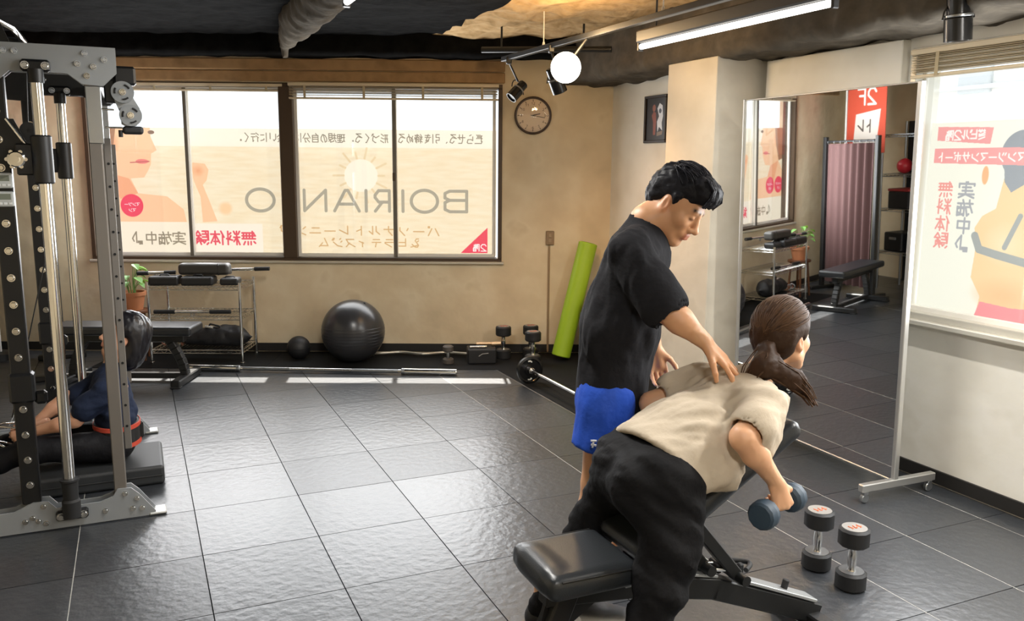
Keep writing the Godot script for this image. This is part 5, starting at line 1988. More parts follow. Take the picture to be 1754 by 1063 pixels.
	b.box(Vector3(2.12, 0.045, -2.12), Vector3(0.06, 0.05, 0.30), 0.006)
	part("tail_foot", b, blk, t)
	for s in [-1.0, 1.0]:
		b = B.new()
		b.xf = X
		b.cyl(Vector3(2.13, 0.035, -2.12 + s * 0.155), Vector3(2.13, 0.035, -2.12 + s * 0.185), 0.035, -1, 20, 0.006)
		part("wheel", b, M.rubber, t)
	b = B.new()
	b.xf = X
	b.cyl(Vector3(2.0, 0.165, -2.12), Vector3(2.012, 0.205, -2.12), 0.012, -1, 12, 0.003)
	part("knob", b, M.rubber, t)
	b = B.new()
	b.xf = X
	b.box(Vector3(1.83, 0.262, -2.15), Vector3(0.02, 0.05, 0.02), 0.004)
	var hd := []
	for k in 9: hd.append(Vector3(1.83 + 0.045 * sin(PI * k / 8), 0.275, -2.20 + 0.08 * k / 8.0))
	b.tube(hd, 0.009, 8)
	part("carry_handle", b, M.rubber, t)
# ---------------------------------------------------------------- mirror and what it shows
func build_mirror_side() -> void:
	var yaw := deg_to_rad(22.3)
	var u := Vector3(sin(yaw), 0, cos(yaw))          # along the glass towards the camera
	var p1 := Vector3(1.974, 0, -4.014)              # below the near post
	var w := 1.28
	var c := p1 + u * 0.03 - u * (w / 2)
	var t := thing("rolling_mirror", "tall framed mirror on castors standing along the right wall", "mirror", c, yaw - PI / 2)
	# local x runs along u, local z faces the room; the glass leans a little into the room
	var m := mat("f2f4f4", 0.015, 1.0)
	var tilt := Transform3D(Basis(Vector3.RIGHT, deg_to_rad(1.4)), Vector3(0, 0.09, 0))
	var b := B.new()
	b.xf = tilt
	b.box(Vector3(0, 0.965, 0), Vector3(w - 0.02, 1.93, 0.006), 0.0)
	part("mirror_glass", b, m, t)
	b = B.new()
	b.xf = tilt
	b.box(Vector3(0, 0.965, -0.012), Vector3(w - 0.02, 1.93, 0.014), 0.0)
	part("backing", b, mat("5a5a58", 0.7), t)
	b = B.new()
	b.xf = tilt
	b.box(Vector3(w / 2 - 0.012, 0.965, 0), Vector3(0.024, 1.95, 0.03))
	b.box(Vector3(-w / 2 + 0.005, 0.965, 0), Vector3(0.010, 1.95, 0.03))
	b.box(Vector3(0, 1.934, -0.004), Vector3(w, 0.008, 0.022))
	b.box(Vector3(0, -0.004, -0.004), Vector3(w, 0.010, 0.022))
	part("frame", b, M.alu, t)
	for s in [-1.0, 1.0]:
		b = B.new()
		b.box(Vector3(s * (w / 2 - 0.014), 0.078, -0.025), Vector3(0.035, 0.04, 0.49), 0.004)
		var f := part("foot", b, M.alu, t)
		for z in [-0.24, 0.19]:
			b = B.new()
			b.cyl(Vector3(s * (w / 2 - 0.014) - 0.011, 0.024, z), Vector3(s * (w / 2 - 0.014) + 0.011, 0.024, z), 0.024, -1, 18, 0.004)
			b.box(Vector3(s * (w / 2 - 0.014), 0.050, z), Vector3(0.03, 0.020, 0.03), 0.004)
			part("castor", b, M.steel, f)
	# fitting stall with a mauve curtain at the left of the window
	var X := Transform3D(Basis(), Vector3.ZERO)
	t = thing("screen_stand", "black metal stand that carries the mauve curtain", "stand", rf(-0.62, 0, -7.48), GA)
	for s in [-1.0, 1.0]:
		b = B.new()
		b.box(Vector3(0, 0.90, s * 0.40), Vector3(0.05, 1.80, 0.05), 0.006)
		part("post", b, M.black, t)
		b = B.new()
		b.box(Vector3(0, 0.02, s * 0.40), Vector3(0.36, 0.04, 0.06), 0.006)
		part("foot", b, M.black, t)
	b = B.new()
	b.cyl(Vector3(0, 1.745, -0.40), Vector3(0, 1.745, 0.40), 0.013, -1, 12)
	part("rail", b, M.black, t)
	var cm := tri(mat("543a38", 0.85), 4.0, false)
	cm.rim_enabled = true; cm.rim = 0.15; cm.rim_tint = 0.6
	t = thing("curtain", "mauve pleated curtain hanging beside the smith machine", "curtain", rf(-0.62, 0, -7.48), GA)
	b = B.new()
	var pts := []
	for i in 61:
		var z := -0.37 + 0.74 * i / 60.0
		pts.append(z)
	for side in [0.0, 0.004]:
		for i in 60:
			for j in 8:
				var q := []
				var nn := []
				for k in [[i, j], [i + 1, j], [i + 1, j + 1], [i, j + 1]]:
					var z: float = pts[k[0]]
					var y: float = 0.10 + 1.62 * k[1] / 8.0
					var am: float = 0.022 + 0.012 * sin(z * 5.0) + 0.006 * (1.0 - k[1] / 8.0)
					var ph := z * 56.0 + 0.5 * sin(z * 9.0)
					q.append(Vector3(am * sin(ph) - side, y, z))
					nn.append(Vector3(1, 0, -am * 56.0 * cos(ph)).normalized())
				if side == 0.0: b.quadn(q[0], q[3], q[2], q[1], nn[0], nn[3], nn[2], nn[1])
				else: b.quadn(q[0], q[1], q[2], q[3], -nn[0], -nn[1], -nn[2], -nn[3])
	part("cloth", b, cm, t)
	for k in 8:
		b = B.new()
		var ring := []
		for i in 10: ring.append(Vector3(cos(TAU * i / 10) * 0.02, 1.737 + sin(TAU * i / 10) * 0.022, -0.35 + 0.1 * k))
		b.tube(ring, 0.003, 6, true)
		part("ring", b, M.steel, t)
	# red banner behind the stall
	t = thing("hanging_banner", "orange red hanging banner with a white floor number, seen in the mirror above the curtain", "banner", rf(-1.08, 2.0, -7.74), GA + PI / 2)
	var P := Pic.new(-0.30, 0.40, 0.60, 0.80, 500.0, Color("b8452c"))
	P.poly([Vector2(-0.22, 0.10), Vector2(0.16, 0.05), Vector2(0.20, -0.40), Vector2(-0.16, -0.40)], Color("cfc6bc"))
	P.glyph("0220 2060 6082 8284 8409 0989", -0.14, 0.34, 0.13, 0.18, 0.026, Color("e8ddd2"), false)
	P.glyph("0009 0080 0464", 0.03, 0.34, 0.12, 0.18, 0.026, Color("e8ddd2"), false)
	P.glyph(STROKES["to"], -0.10, -0.02, 0.10, 0.14, 0.02, Color("4b433c"), false)
	P.glyph(STROKES["re"], 0.02, -0.02, 0.10, 0.14, 0.02, Color("4b433c"), false)
	var pm := mat("ffffff", 0.8)
	pm.albedo_texture = P.tex()
	b = B.new()
	b.quaduv(Vector3(-0.30, -0.40, 0.002), Vector3(0.30, -0.40, 0.002), Vector3(0.30, 0.40, 0.002), Vector3(-0.30, 0.40, 0.002), Vector2(0, 1), Vector2(1, 1), Vector2(1, 0), Vector2(0, 0))
	b.quaduv(Vector3(0.30, -0.40, -0.002), Vector3(-0.30, -0.40, -0.002), Vector3(-0.30, 0.40, -0.002), Vector3(0.30, 0.40, -0.002), Vector2(1, 1), Vector2(0, 1), Vector2(0, 0), Vector2(1, 0))
	part("cloth", b, pm, t)
	b = B.new()
	b.cyl(Vector3(-0.33, 0.41, 0), Vector3(0.36, 0.41, 0), 0.010, -1, 10)
	b.cyl(Vector3(0.33, 0.43, -0.012), Vector3(0.33, -1.98, -0.012), 0.012, -1, 10)
	part("pole", b, mat("d9d6d0", 0.4), t)
	b = B.new()
	b.lathe([Vector2(0, -2.0), Vector2(0.14, -2.0), Vector2(0.12, -1.95), Vector2(0, -1.94)], 20, Transform3D(Basis(), Vector3(0.33, 0, -0.012)))
	part("base", b, M.black, t)
	# dark storage rack with balls and dumbbells, left of the curtain
	t = thing("storage_rack", "tall dark metal shelf rack seen at the right edge of the mirror", "rack", rf(-1.35, 0, -7.18), GA)
	for sx in [-1.0, 1.0]:
		for sz in [-1.0, 1.0]:
			b = B.new()
			b.cyl(Vector3(sx * 0.18, 0, sz * 0.38), Vector3(sx * 0.18, 1.95, sz * 0.38), 0.014, -1, 12)
			part("post", b, M.steel, t)
	for y in [0.45, 0.95, 1.35, 1.80]:
		b = B.new()
		b.xf = Transform3D(Basis(Vector3.UP, PI / 2), Vector3.ZERO)
		wire_shelf(b, y, -0.38, 0.38, 0.18, -0.18)
		b.box(Vector3(0, y + 0.003, 0), Vector3(0.76, 0.004, 0.36), 0.0)
		part("shelf", b, M.steel, t)
	b = B.new()
	b.box(Vector3(-0.22, 1.0, 0), Vector3(0.02, 1.9, 0.76), 0.0)
	part("back_panel", b, mat("1c1d1f", 0.7), t)
	t = thing("exercise_ball", "small red ball on the dark shelf rack, seen in the mirror", "ball", rf(-1.26, 1.358, -7.31), GA)
	b = B.new()
	b.ball(Vector3(0, 0.085, 0), Vector3.ONE * 0.085, 28, 18)
	part("ball_skin", b, mat("d0303a", 0.4), t)
	b = B.new()
	b.cyl(Vector3(0.0, 0.166, 0), Vector3(0.0, 0.171, 0), 0.008, -1, 10)
	part("valve", b, mat("8a1c22", 0.5), t)
	t = thing("storage_box", "dark box with red lid on the second shelf of the dark rack", "box", rf(-1.30, 0.956, -7.30), GA)
	b = B.new()
	b.rbox(Vector3(0, 0.10, 0), Vector3(0.26, 0.20, 0.30), 0.015)
	part("body", b, mat("222326", 0.55), t)
	b = B.new()
	b.rbox(Vector3(0, 0.215, 0), Vector3(0.27, 0.03, 0.31), 0.012)
	part("lid", b, mat("b23a3c", 0.5), t)
	for k in 3:
		t = thing("storage_box", ["black box on the lowest shelf of the dark rack, nearest the window wall", "black box on the lowest shelf of the dark rack, farthest from the window wall", "black box on the third shelf of the dark rack beside the red ball"][k], "box", rf(-1.33, [0.456, 0.456, 1.356][k], [-7.37, -7.02, -7.00][k]), GA)
		b = B.new()
		b.rbox(Vector3(0, 0.11, 0), Vector3(0.28, 0.22, 0.27), 0.02)
		part("body", b, mat("1a1b1d", 0.5), t)
		b = B.new()
		b.box(Vector3(0.142, 0.15, 0), Vector3(0.008, 0.03, 0.10), 0.003)
		part("handle", b, M.steel, t)
# ---------------------------------------------------------------- people
# a hand: w wrist, f along the fingers, b out of the back of the hand, th towards the thumb; curls in radians for thumb to little finger
func hand(n: Net, w: Vector3, f: Vector3, b: Vector3, th: Vector3, curl: Array, spread: float, s: float, skin: Color, nail: Color, tcurl := [0.25, 0.35]) -> void:
	f = f.normalized()
	b = (b - f * b.dot(f)).normalized()
	th = (th - f * th.dot(f) - b * th.dot(b)).normalized()
	n.cur = skin
	var kn := []
	for i in 4:
		var off := 0.030 - 0.0195 * i
		var at := w + f * (0.092 - 0.005 * absf(i - 1.0)) * s + th * off * s + b * (0.004 - 0.003 * absf(i - 1.2)) * s
		kn.append(at)
		n.cap(w + f * 0.012 * s + th * (off * 0.55) * s, at, 0.0135 * s, 0.0105 * s, 0.014 * s)
	n.cap(w + th * 0.010 * s + f * 0.02 * s - b * 0.004 * s, w + f * 0.07 * s + th * 0.012 * s - b * 0.006 * s, 0.014 * s, 0.013 * s, 0.014 * s)
	var L := [[0.044, 0.026, 0.021], [0.048, 0.030, 0.022], [0.044, 0.028, 0.021], [0.034, 0.021, 0.019]]
	for i in 4:
		var p: Vector3 = kn[i]
		var an := 0.0
		var out := (f + th * spread * (1.2 - 0.85 * i)).normalized()
		var r := (0.0092 if i < 3 else 0.0080) * s
		var c = curl[i + 1]
		var dir := out
		for j in 3:
			an += c[j]
			dir = out * cos(an) - b * sin(an)
			var q: Vector3 = p + dir * L[i][j] * s
			n.cur = skin
			n.cap(p, q, r, r * 0.92, 0.0035 * s)
			r *= 0.92
			p = q
		n.cur = nail
		n.ell(p + (out * sin(an) + b * cos(an)) * r * 0.62 - dir * 0.004 * s, Vector3(0.0045, 0.003, 0.006) * s, Basis((out * sin(an) + b * cos(an)).cross(dir), out * sin(an) + b * cos(an), dir), 0.001)
	n.cur = skin
	# thumb from the side of the palm
	var t0 := w + f * 0.022 * s + th * 0.022 * s - b * 0.006 * s
	var d0 := (f * 0.72 + th * 0.66 - b * 0.22).normalized()
	var t1 := t0 + d0 * 0.042 * s
	n.cap(t0, t1, 0.0135 * s, 0.0115 * s, 0.012 * s)
	var d1: Vector3 = (d0 - th * tcurl[0] - b * tcurl[0] * 0.8 + f * 0.15).normalized()
	var t2 := t1 + d1 * 0.033 * s
	n.cap(t1, t2, 0.0105 * s, 0.0095 * s, 0.004 * s)
	var d2: Vector3 = (d1 - th * tcurl[1] - b * tcurl[1] * 0.6).normalized()
	var t3 := t2 + d2 * 0.025 * s
	n.cap(t2, t3, 0.0095 * s, 0.0078 * s, 0.004 * s)

# a head: c centre between the ears, f the way it faces, u its up
func head(n: Net, c: Vector3, f: Vector3, u: Vector3, neck: Vector3, s: float, tone: Color, male: bool, nr: float) -> void:
	f = f.normalized()
	u = (u - f * u.dot(f)).normalized()
	var r := f.cross(u)
	var bs := Basis(f, u, r)
	var P := func(x: float, y: float, z: float) -> Vector3: return c + (f * x + u * y + r * z) * s
	n.cur = tone
	n.k = 0.018 * s
	n.ell(P.call(-0.012, 0.034, 0.0), Vector3(0.094, 0.086, 0.075) * s, bs)
	n.ell(P.call(0.032, -0.030, 0.0), Vector3(0.058, 0.088, 0.061) * s, bs, 0.03 * s)
	for z in [-1.0, 1.0]:
		n.cap(P.call(-0.002, -0.058, 0.050 * z), P.call(0.066, -0.104, 0.014 * z), 0.024 * s, 0.017 * s, 0.025 * s)
		n.ell(P.call(0.060, -0.030, 0.040 * z), Vector3(0.022, 0.022, 0.020) * s, bs, 0.02 * s)
	n.cap(P.call(0.072, -0.106, -0.010), P.call(0.072, -0.106, 0.010), 0.0155 * s, 0.0155 * s, 0.018 * s)
	n.cap(P.call(0.078, 0.014, -0.030), P.call(0.078, 0.014, 0.030), 0.013 * s, 0.013 * s, 0.015 * s)
	# sockets, eyes, lids
	for z in [-1.0, 1.0]:
		n.ell(P.call(0.097, -0.004, 0.032 * z), Vector3(0.012, 0.010, 0.018) * s, bs, 0.010 * s, -1)
		n.ell(P.call(0.077, -0.004, 0.031 * z), Vector3(0.0125, 0.011, 0.0155) * s, bs, 0.003 * s)
	# nose
	n.cap(P.call(0.088, 0.006, 0.0), P.call(0.107, -0.036, 0.0), 0.0075 * s, 0.0105 * s, 0.010 * s)
	n.ell(P.call(0.109, -0.040, 0.0), Vector3(0.0125, 0.0105, 0.012) * s, bs, 0.008 * s)
	for z in [-1.0, 1.0]: n.ell(P.call(0.098, -0.044, 0.0125 * z), Vector3(0.0105, 0.008, 0.007) * s, bs, 0.006 * s)
	# mouth
	n.ell(P.call(0.080, -0.068, 0.0), Vector3(0.020, 0.018, 0.030) * s, bs, 0.015 * s)
	n.cur = tone.lerp(Color("a8524a"), 0.55)
	n.cap(P.call(0.096, -0.0655, -0.016), P.call(0.096, -0.0655, 0.016), 0.0055 * s, -1, 0.004 * s)
	n.cap(P.call(0.095, -0.0770, -0.014), P.call(0.095, -0.0770, 0.014), 0.0065 * s, -1, 0.004 * s)
	n.cur = tone
	n.cap(P.call(0.106, -0.0710, -0.022), P.call(0.106, -0.0710, 0.022), 0.0030 * s, -1, 0.002 * s, -1)
	# brows and the line of the closed lids
	n.cur = Color("1d1613") if male else Color("4a3326")
	for z in [-1.0, 1.0]:
		n.cap(P.call(0.0905, 0.0195, 0.014 * z), P.call(0.081, 0.022, 0.046 * z), 0.0042 * s, 0.003 * s, 0.002 * s)
		n.cap(P.call(0.0885, -0.0095, 0.022 * z), P.call(0.0835, -0.0085, 0.043 * z), 0.0022 * s, 0.002 * s, 0.001 * s)
	# ears
	n.cur = tone.lerp(Color("c06a50"), 0.18)
	for z in [-1.0, 1.0]:
		var eb := bs * Basis(Vector3.UP, 0.35 * -z) * Basis(Vector3.BACK, 0.18)
		n.ell(P.call(-0.008, -0.014, 0.073 * z), Vector3(0.016, 0.029, 0.0075) * s, eb, 0.006 * s)
		n.ell(P.call(-0.004, -0.012, 0.082 * z), Vector3(0.009, 0.018, 0.006) * s, eb, 0.004 * s, -1)
	n.cur = tone
	# neck
	n.cap(P.call(-0.022, -0.045, 0), neck, nr * s, nr * 1.08 * s, 0.03 * s)

func weave(h: String, rough := 0.85, sd := 60, bump := 0.35, scale := 5.0) -> StandardMaterial3D:
	var m := tri(mat(h, rough), scale, false)
	m.normal_enabled = true
	m.normal_texture = noise_tex(sd, 0.03, [], 256, true, 4.0, 4)
	m.normal_scale = bump
	m.metallic_specular = 0.25
	return m

func folds(sd: int, freq: float) -> FastNoiseLite:
	var f := FastNoiseLite.new()
	f.seed = sd; f.frequency = freq; f.fractal_octaves = 3
	f.noise_type = FastNoiseLite.TYPE_SIMPLEX_SMOOTH
	return f

func shoe(n: Net, heel: Vector3, toe: Vector3, c: Color, sole: Color) -> void:
	n.cur = c
	n.k = 0.02
	var d := (toe - heel).normalized()
	var side := d.cross(Vector3.UP).normalized()
	n.wide(heel + Vector3(0, 0.05, 0) + d * 0.03, toe + Vector3(0, 0.036, 0) - d * 0.05, 0.036, 0.028, side, 1.15)
	n.cap(heel + Vector3(0, 0.075, 0) + d * 0.04, heel + Vector3(0, 0.05, 0) + d * 0.13, 0.038, 0.03)
	n.cur = sole
	n.wide(heel + Vector3(0, 0.014, 0) + d * 0.02, toe + Vector3(0, 0.014, 0) - d * 0.03, 0.030, 0.030, side, 1.35, 0.006)
	n.cut(Vector3(0, 0.002, 0), Vector3.DOWN)

# strands lying on an ellipsoid from one direction to another
func strand(b: B, ce: Vector3, bs: Basis, rad: Vector3, d0: Vector3, d1: Vector3, lift: float, r: float, m := 9) -> void:
	var pts := []
	for i in m + 1:
		var u := float(i) / m
		var d := (d0.normalized() * (1.0 - u) + d1.normalized() * u).normalized()
		pts.append(ce + bs * (d * (rad + Vector3.ONE * (lift * sin(PI * u) + 0.001))))
	b.tube(pts, r, 5)

func build_people() -> void:
	var skinm := vmat(0.48)
	skinm.subsurf_scatter_enabled = true
	skinm.subsurf_scatter_strength = 0.06
	build_man(skinm)
	build_woman(skinm)
	build_sitter(skinm)

func build_man(skinm: Material) -> void:
	var o := Vector3(0.41, 0, -2.93)
	var t := thing("person", "standing man in black t-shirt and blue shorts, reaching to the woman's back", "person", o, 0.0)
	var p := func(x: float, y: float, z: float) -> Vector3: return Vector3(x, y, z) - o
	var skin := Color("c4926c")
	var nail := Color("e0b49a")
	var F := Vector3(0.95, 0, 0.31)
	var S := Vector3(-0.31, 0, 0.95)
	var neck: Vector3 = p.call(0.510, 1.440, -2.93)
	var hc: Vector3 = p.call(0.610, 1.505, -2.925)
	var hf := Vector3(0.66, -0.56, 0.46)
	var hu := Vector3(0.52, 0.82, 0.22)
	var shR: Vector3 = p.call(0.425, 1.345, -2.755)
	var shL: Vector3 = p.call(0.545, 1.350, -3.10)
	var elR: Vector3 = p.call(0.535, 1.175, -2.665)
	var wrR: Vector3 = p.call(0.652, 1.078, -2.615)
	var elL: Vector3 = p.call(0.555, 1.100, -3.15)
	var wrL: Vector3 = p.call(0.592, 0.945, -3.14)
	var n := Net.new()
	# trunk under the shirt, limbs
	n.cur = skin
	n.k = 0.05
	n.wide(p.call(0.40, 0.95, -2.93), p.call(0.475, 1.30, -2.93), 0.085, 0.105, S, 1.45)
	n.cap(neck, p.call(0.48, 1.33, -2.93), 0.058, 0.08)
	n.k = 0.03
	n.cap(shR, elR, 0.050, 0.040)
	n.cap(elR, elR.lerp(wrR, 0.35), 0.040, 0.041)
	n.cap(elR.lerp(wrR, 0.35), wrR, 0.041, 0.027)
	n.cap(shL, elL, 0.050, 0.040)
	n.cap(elL, elL.lerp(wrL, 0.35), 0.040, 0.040)
	n.cap(elL.lerp(wrL, 0.35), wrL, 0.040, 0.026)
	var hipR: Vector3 = p.call(0.375, 0.85, -2.84)
	var hipL: Vector3 = p.call(0.435, 0.85, -3.02)
	var knR: Vector3 = p.call(0.348, 0.50, -2.835)
	var knL: Vector3 = p.call(0.505, 0.50, -3.05)
	var anR: Vector3 = p.call(0.300, 0.095, -2.85)
	var anL: Vector3 = p.call(0.480, 0.095, -3.08)
	for q in [[hipR, knR, anR], [hipL, knL, anL]]:
		n.k = 0.04
		n.cap(q[0], q[1] + Vector3(0, 0.03, 0), 0.076, 0.056)
		n.cap(q[1] + Vector3(0.008, 0, 0), q[1] - Vector3(0, 0.06, 0), 0.056, 0.050)
		n.cap(q[1] - Vector3(0.012, 0.06, 0), q[1].lerp(q[2], 0.38) - Vector3(0.022, 0, 0), 0.050, 0.056)
		n.cap(q[1].lerp(q[2], 0.38) - Vector3(0.018, 0, 0), q[2], 0.054, 0.036)
		n.cap(q[2], q[2] - Vector3(0, 0.05, 0), 0.036, 0.036)
	n.run(0.014)
	# head
	n.soft = 0.0022
	head(n, hc, hf, hu, neck, 1.04, skin, true, 0.056)
	n.run(0.0045)
	# right hand flat on her back, left hand hanging
	n.soft = 0.003
	n.cur = skin
	n.k = 0.014
	n.cap(wrR.lerp(elR, 0.30), wrR, 0.031, 0.026)
	hand(n, wrR + Vector3(0.004, -0.004, 0), Vector3(0.70, -0.66, 0.10), Vector3(0.66, 0.62, 0.38), Vector3(-0.35, -0.2, 0.9), [[0, 0], [0.20, 0.35, 0.25], [0.05, 0.30, 0.25], [0.08, 0.35, 0.25], [0.18, 0.40, 0.3]], 0.16, 0.98, skin, nail)
	n.run(0.004)
	n.cur = skin
	n.k = 0.014
	n.cap(wrL.lerp(elL, 0.25), wrL, 0.030, 0.026)
	hand(n, wrL, Vector3(0.16, -0.98, 0.04), Vector3(-0.15, 0.05, -0.95), Vector3(0.96, 0.1, 0.0), [[0, 0], [0.25, 0.4, 0.3], [0.3, 0.45, 0.3], [0.35, 0.5, 0.3], [0.4, 0.5, 0.3]], 0.05, 0.98, skin, nail)
	n.run(0.004)
	part("body", n.mesh(), skinm, t)
	# hair: short at the sides, full on top and falling forward
	var f := hf.normalized()
	var u := (hu - f * hu.dot(f)).normalized()
	var r := f.cross(u)
	var bs := Basis(f, u, r)
	var H := func(x: float, y: float, z: float) -> Vector3: return hc + (f * x + u * y + r * z) * 1.04
	n = Net.new()
	n.noise = folds(21, 22.0); n.nb = Basis.from_scale(Vector3(0.7, 1.3, 2.2)) * Basis(f, u, r).transposed()
	n.namp = 0.009
	n.k = 0.02
	n.ell(H.call(-0.014, 0.046, 0.0), Vector3(0.103, 0.088, 0.083), bs)
	n.ell(H.call(0.040, 0.092, 0.0), Vector3(0.066, 0.038, 0.068), bs, 0.03)
	n.ell(H.call(0.082, 0.068, 0.0), Vector3(0.026, 0.032, 0.056), bs, 0.03)
	n.ell(H.call(-0.060, 0.000, 0.0), Vector3(0.055, 0.075, 0.071), bs, 0.03)
	for z in [-1.0, 1.0]: n.cap(H.call(0.012, 0.03, 0.074 * z), H.call(0.010, -0.012, 0.073 * z), 0.010, 0.005, 0.015)
	n.ell(H.call(0.090, -0.048, 0.0), Vector3(0.075, 0.100, 0.12), bs, 0.012, -1)
	n.ell(H.call(0.040, -0.075, 0.0), Vector3(0.060, 0.082, 0.12), bs, 0.012, -1)
	for z in [-1.0, 1.0]: n.ell(H.call(-0.008, -0.022, 0.085 * z), Vector3(0.026, 0.036, 0.03), bs, 0.008, -1)
	n.cut(H.call(-0.04, -0.068, 0), -u)
	n.run(0.0052)
	var hm := weave("18181c", 0.5, 68, 0.5, 9.0)
	part("hair", n.mesh(), hm, t)
	var rg := RandomNumberGenerator.new()
	rg.seed = 4
	var b := B.new()
	for k in 150:
		var z0 := rg.randf_range(-0.85, 0.85)
		var d0 := Vector3(rg.randf_range(-0.9, 0.2), rg.randf_range(0.55, 1.0), z0)
		var d1 := d0 + Vector3(rg.randf_range(0.5, 1.1), rg.randf_range(-0.45, 0.1), rg.randf_range(-0.25, 0.35))
		strand(b, H.call(-0.006, 0.050, 0.0), bs, Vector3(0.099, 0.087, 0.081), d0, d1, rg.randf_range(0.001, 0.008), rg.randf_range(0.0016, 0.0032))
	for k in 60:
		var z0 := rg.randf_range(-0.055, 0.055)
		var q: Vector3 = H.call(rg.randf_range(0.03, 0.07), 0.122, z0)
		b.tube([q, H.call(0.092, 0.106 + rg.randf_range(-0.006, 0.006), z0 * 1.05), H.call(0.103 + rg.randf_range(-0.004, 0.004), 0.080, z0 * 1.1), H.call(0.097, 0.052 + rg.randf_range(-0.010, 0.010), z0 * 1.12)], rg.randf_range(0.002, 0.0036), 5)
	var lock := part("hair_locks", b, weave("1c1c21", 0.42, 68, 0.3, 9.0), t)
	lock.set_meta("kind", "stuff")
	# t-shirt
	n = Net.new()
	n.noise = folds(5, 5.5); n.nb = Basis().rotated(Vector3.BACK, 0.5) * Basis.from_scale(Vector3(1.6, 0.7, 1.6))
	n.namp = 0.016
	n.k = 0.05
	n.wide(p.call(0.398, 0.80, -2.93), p.call(0.425, 1.08, -2.93), 0.128, 0.128, S, 1.42)
	n.wide(p.call(0.425, 1.08, -2.93), p.call(0.472, 1.30, -2.93), 0.128, 0.114, S, 1.52)
	n.cap(p.call(0.455, 1.365, -2.82), p.call(0.530, 1.370, -3.03), 0.062, 0.062)
	n.cap(shR, p.call(0.526, 1.186, -2.671), 0.074, 0.082, 0.04)
	n.cap(shL, p.call(0.555, 1.16, -3.14), 0.074, 0.080, 0.04)
	n.cap(neck + Vector3(-0.004, 0.0, 0.0), p.call(0.49, 1.36, -2.93), 0.062, 0.085, 0.03)
	n.calm = 0.06
	# openings
	var ad := (elR - shR).normalized()
	n.cut(p.call(0, 0.823, 0), Vector3(-0.10, -1, 0.02), 0.008)
	n.cap(elR - ad * 0.045, elR + ad * 0.2, 0.060, 0.060, 0.008, -1)
	var al := (elL - shL).normalized()
	n.cap(elL + al * 0.01, elL + al * 0.2, 0.09, 0.09, 0.008, -1)
	n.cap(neck + Vector3(0.012, 0.030, 0.004), neck + Vector3(0.10, 0.16, 0.0), 0.064, 0.09, 0.008, -1)
	n.wide(p.call(0.395, 0.60, -2.93), p.call(0.398, 0.83, -2.93), 0.112, 0.112, S, 1.42, 0.01, -1)
	n.run(0.0095)
	part("t_shirt", n.mesh(), weave("1d1d20", 0.9, 61), t, "loose black t-shirt")
	# shorts
	n = Net.new()
	n.noise = folds(8, 7.0); n.nb = Basis.from_scale(Vector3(1.5, 0.6, 1.5))
	n.namp = 0.010
	n.k = 0.03
	n.wide(p.call(0.40, 0.82, -2.93), p.call(0.40, 0.90, -2.93), 0.118, 0.112, S, 1.38)
	n.cap(hipR - Vector3(0, 0.02, 0), knR + Vector3(0.0, 0.12, 0), 0.100, 0.100)
	n.cap(hipL - Vector3(0, 0.02, 0), knL + Vector3(-0.012, 0.12, 0), 0.100, 0.100)
	n.cut(p.call(0, 0.695, 0), Vector3(-0.12, -1, 0.0), 0.006)
	n.cap(knR - Vector3(0, 0.1, 0), knR + Vector3(0, 0.155, 0), 0.076, 0.076, 0.006, -1)
	n.cap(knL - Vector3(0, 0.1, 0), knL + Vector3(0, 0.155, 0), 0.076, 0.076, 0.006, -1)
	n.run(0.010)
	var sh := part("shorts", n.mesh(), weave("2a4fb4", 0.55, 62, 0.3), t, "blue sports shorts")
	b = B.new()
	# two small white marks on the near leg, as on the photograph
	var at: Vector3 = p.call(0.318, 0.702, -2.722)
	var fb := Basis(Vector3(0.98, 0.02, 0.2).normalized(), Vector3.UP, Vector3(-0.2, 0, 0.98).normalized()).orthonormalized()
	b.xf = Transform3D(fb, at)
	for q in [[0.0, [[-0.010, 0.012, 0.010, 0.012], [0.0, 0.012, -0.004, -0.012], [-0.009, -0.001, 0.009, -0.004]]], [0.030, [[-0.008, 0.012, -0.008, -0.010], [0.008, 0.012, 0.008, -0.012], [-0.008, 0.001, 0.009, -0.001]]]]:
		for l in q[1]: b.bar(Vector3(q[0] + l[0], l[1] - q[0] * 0.2, 0), Vector3(q[0] + l[2], l[3] - q[0] * 0.2, 0), 0.006, 0.0045, 0.0005, Vector3.BACK)
	part("sport_mark", b, mat("d9dce2", 0.6), sh)
	# shoes
	n = Net.new()
	shoe(n, anR + Vector3(-0.07, -0.095, 0.0), anR + Vector3(0.20, -0.095, 0.06), Color("2b2c30"), Color("d8d8d6"))
	n.run(0.009)
	part("shoe", n.mesh(), vmat(0.6), t)
	n = Net.new()
	shoe(n, anL + Vector3(-0.07, -0.095, 0.0), anL + Vector3(0.20, -0.095, 0.06), Color("2b2c30"), Color("d8d8d6"))
	n.run(0.009)
	part("shoe", n.mesh(), vmat(0.6), t)

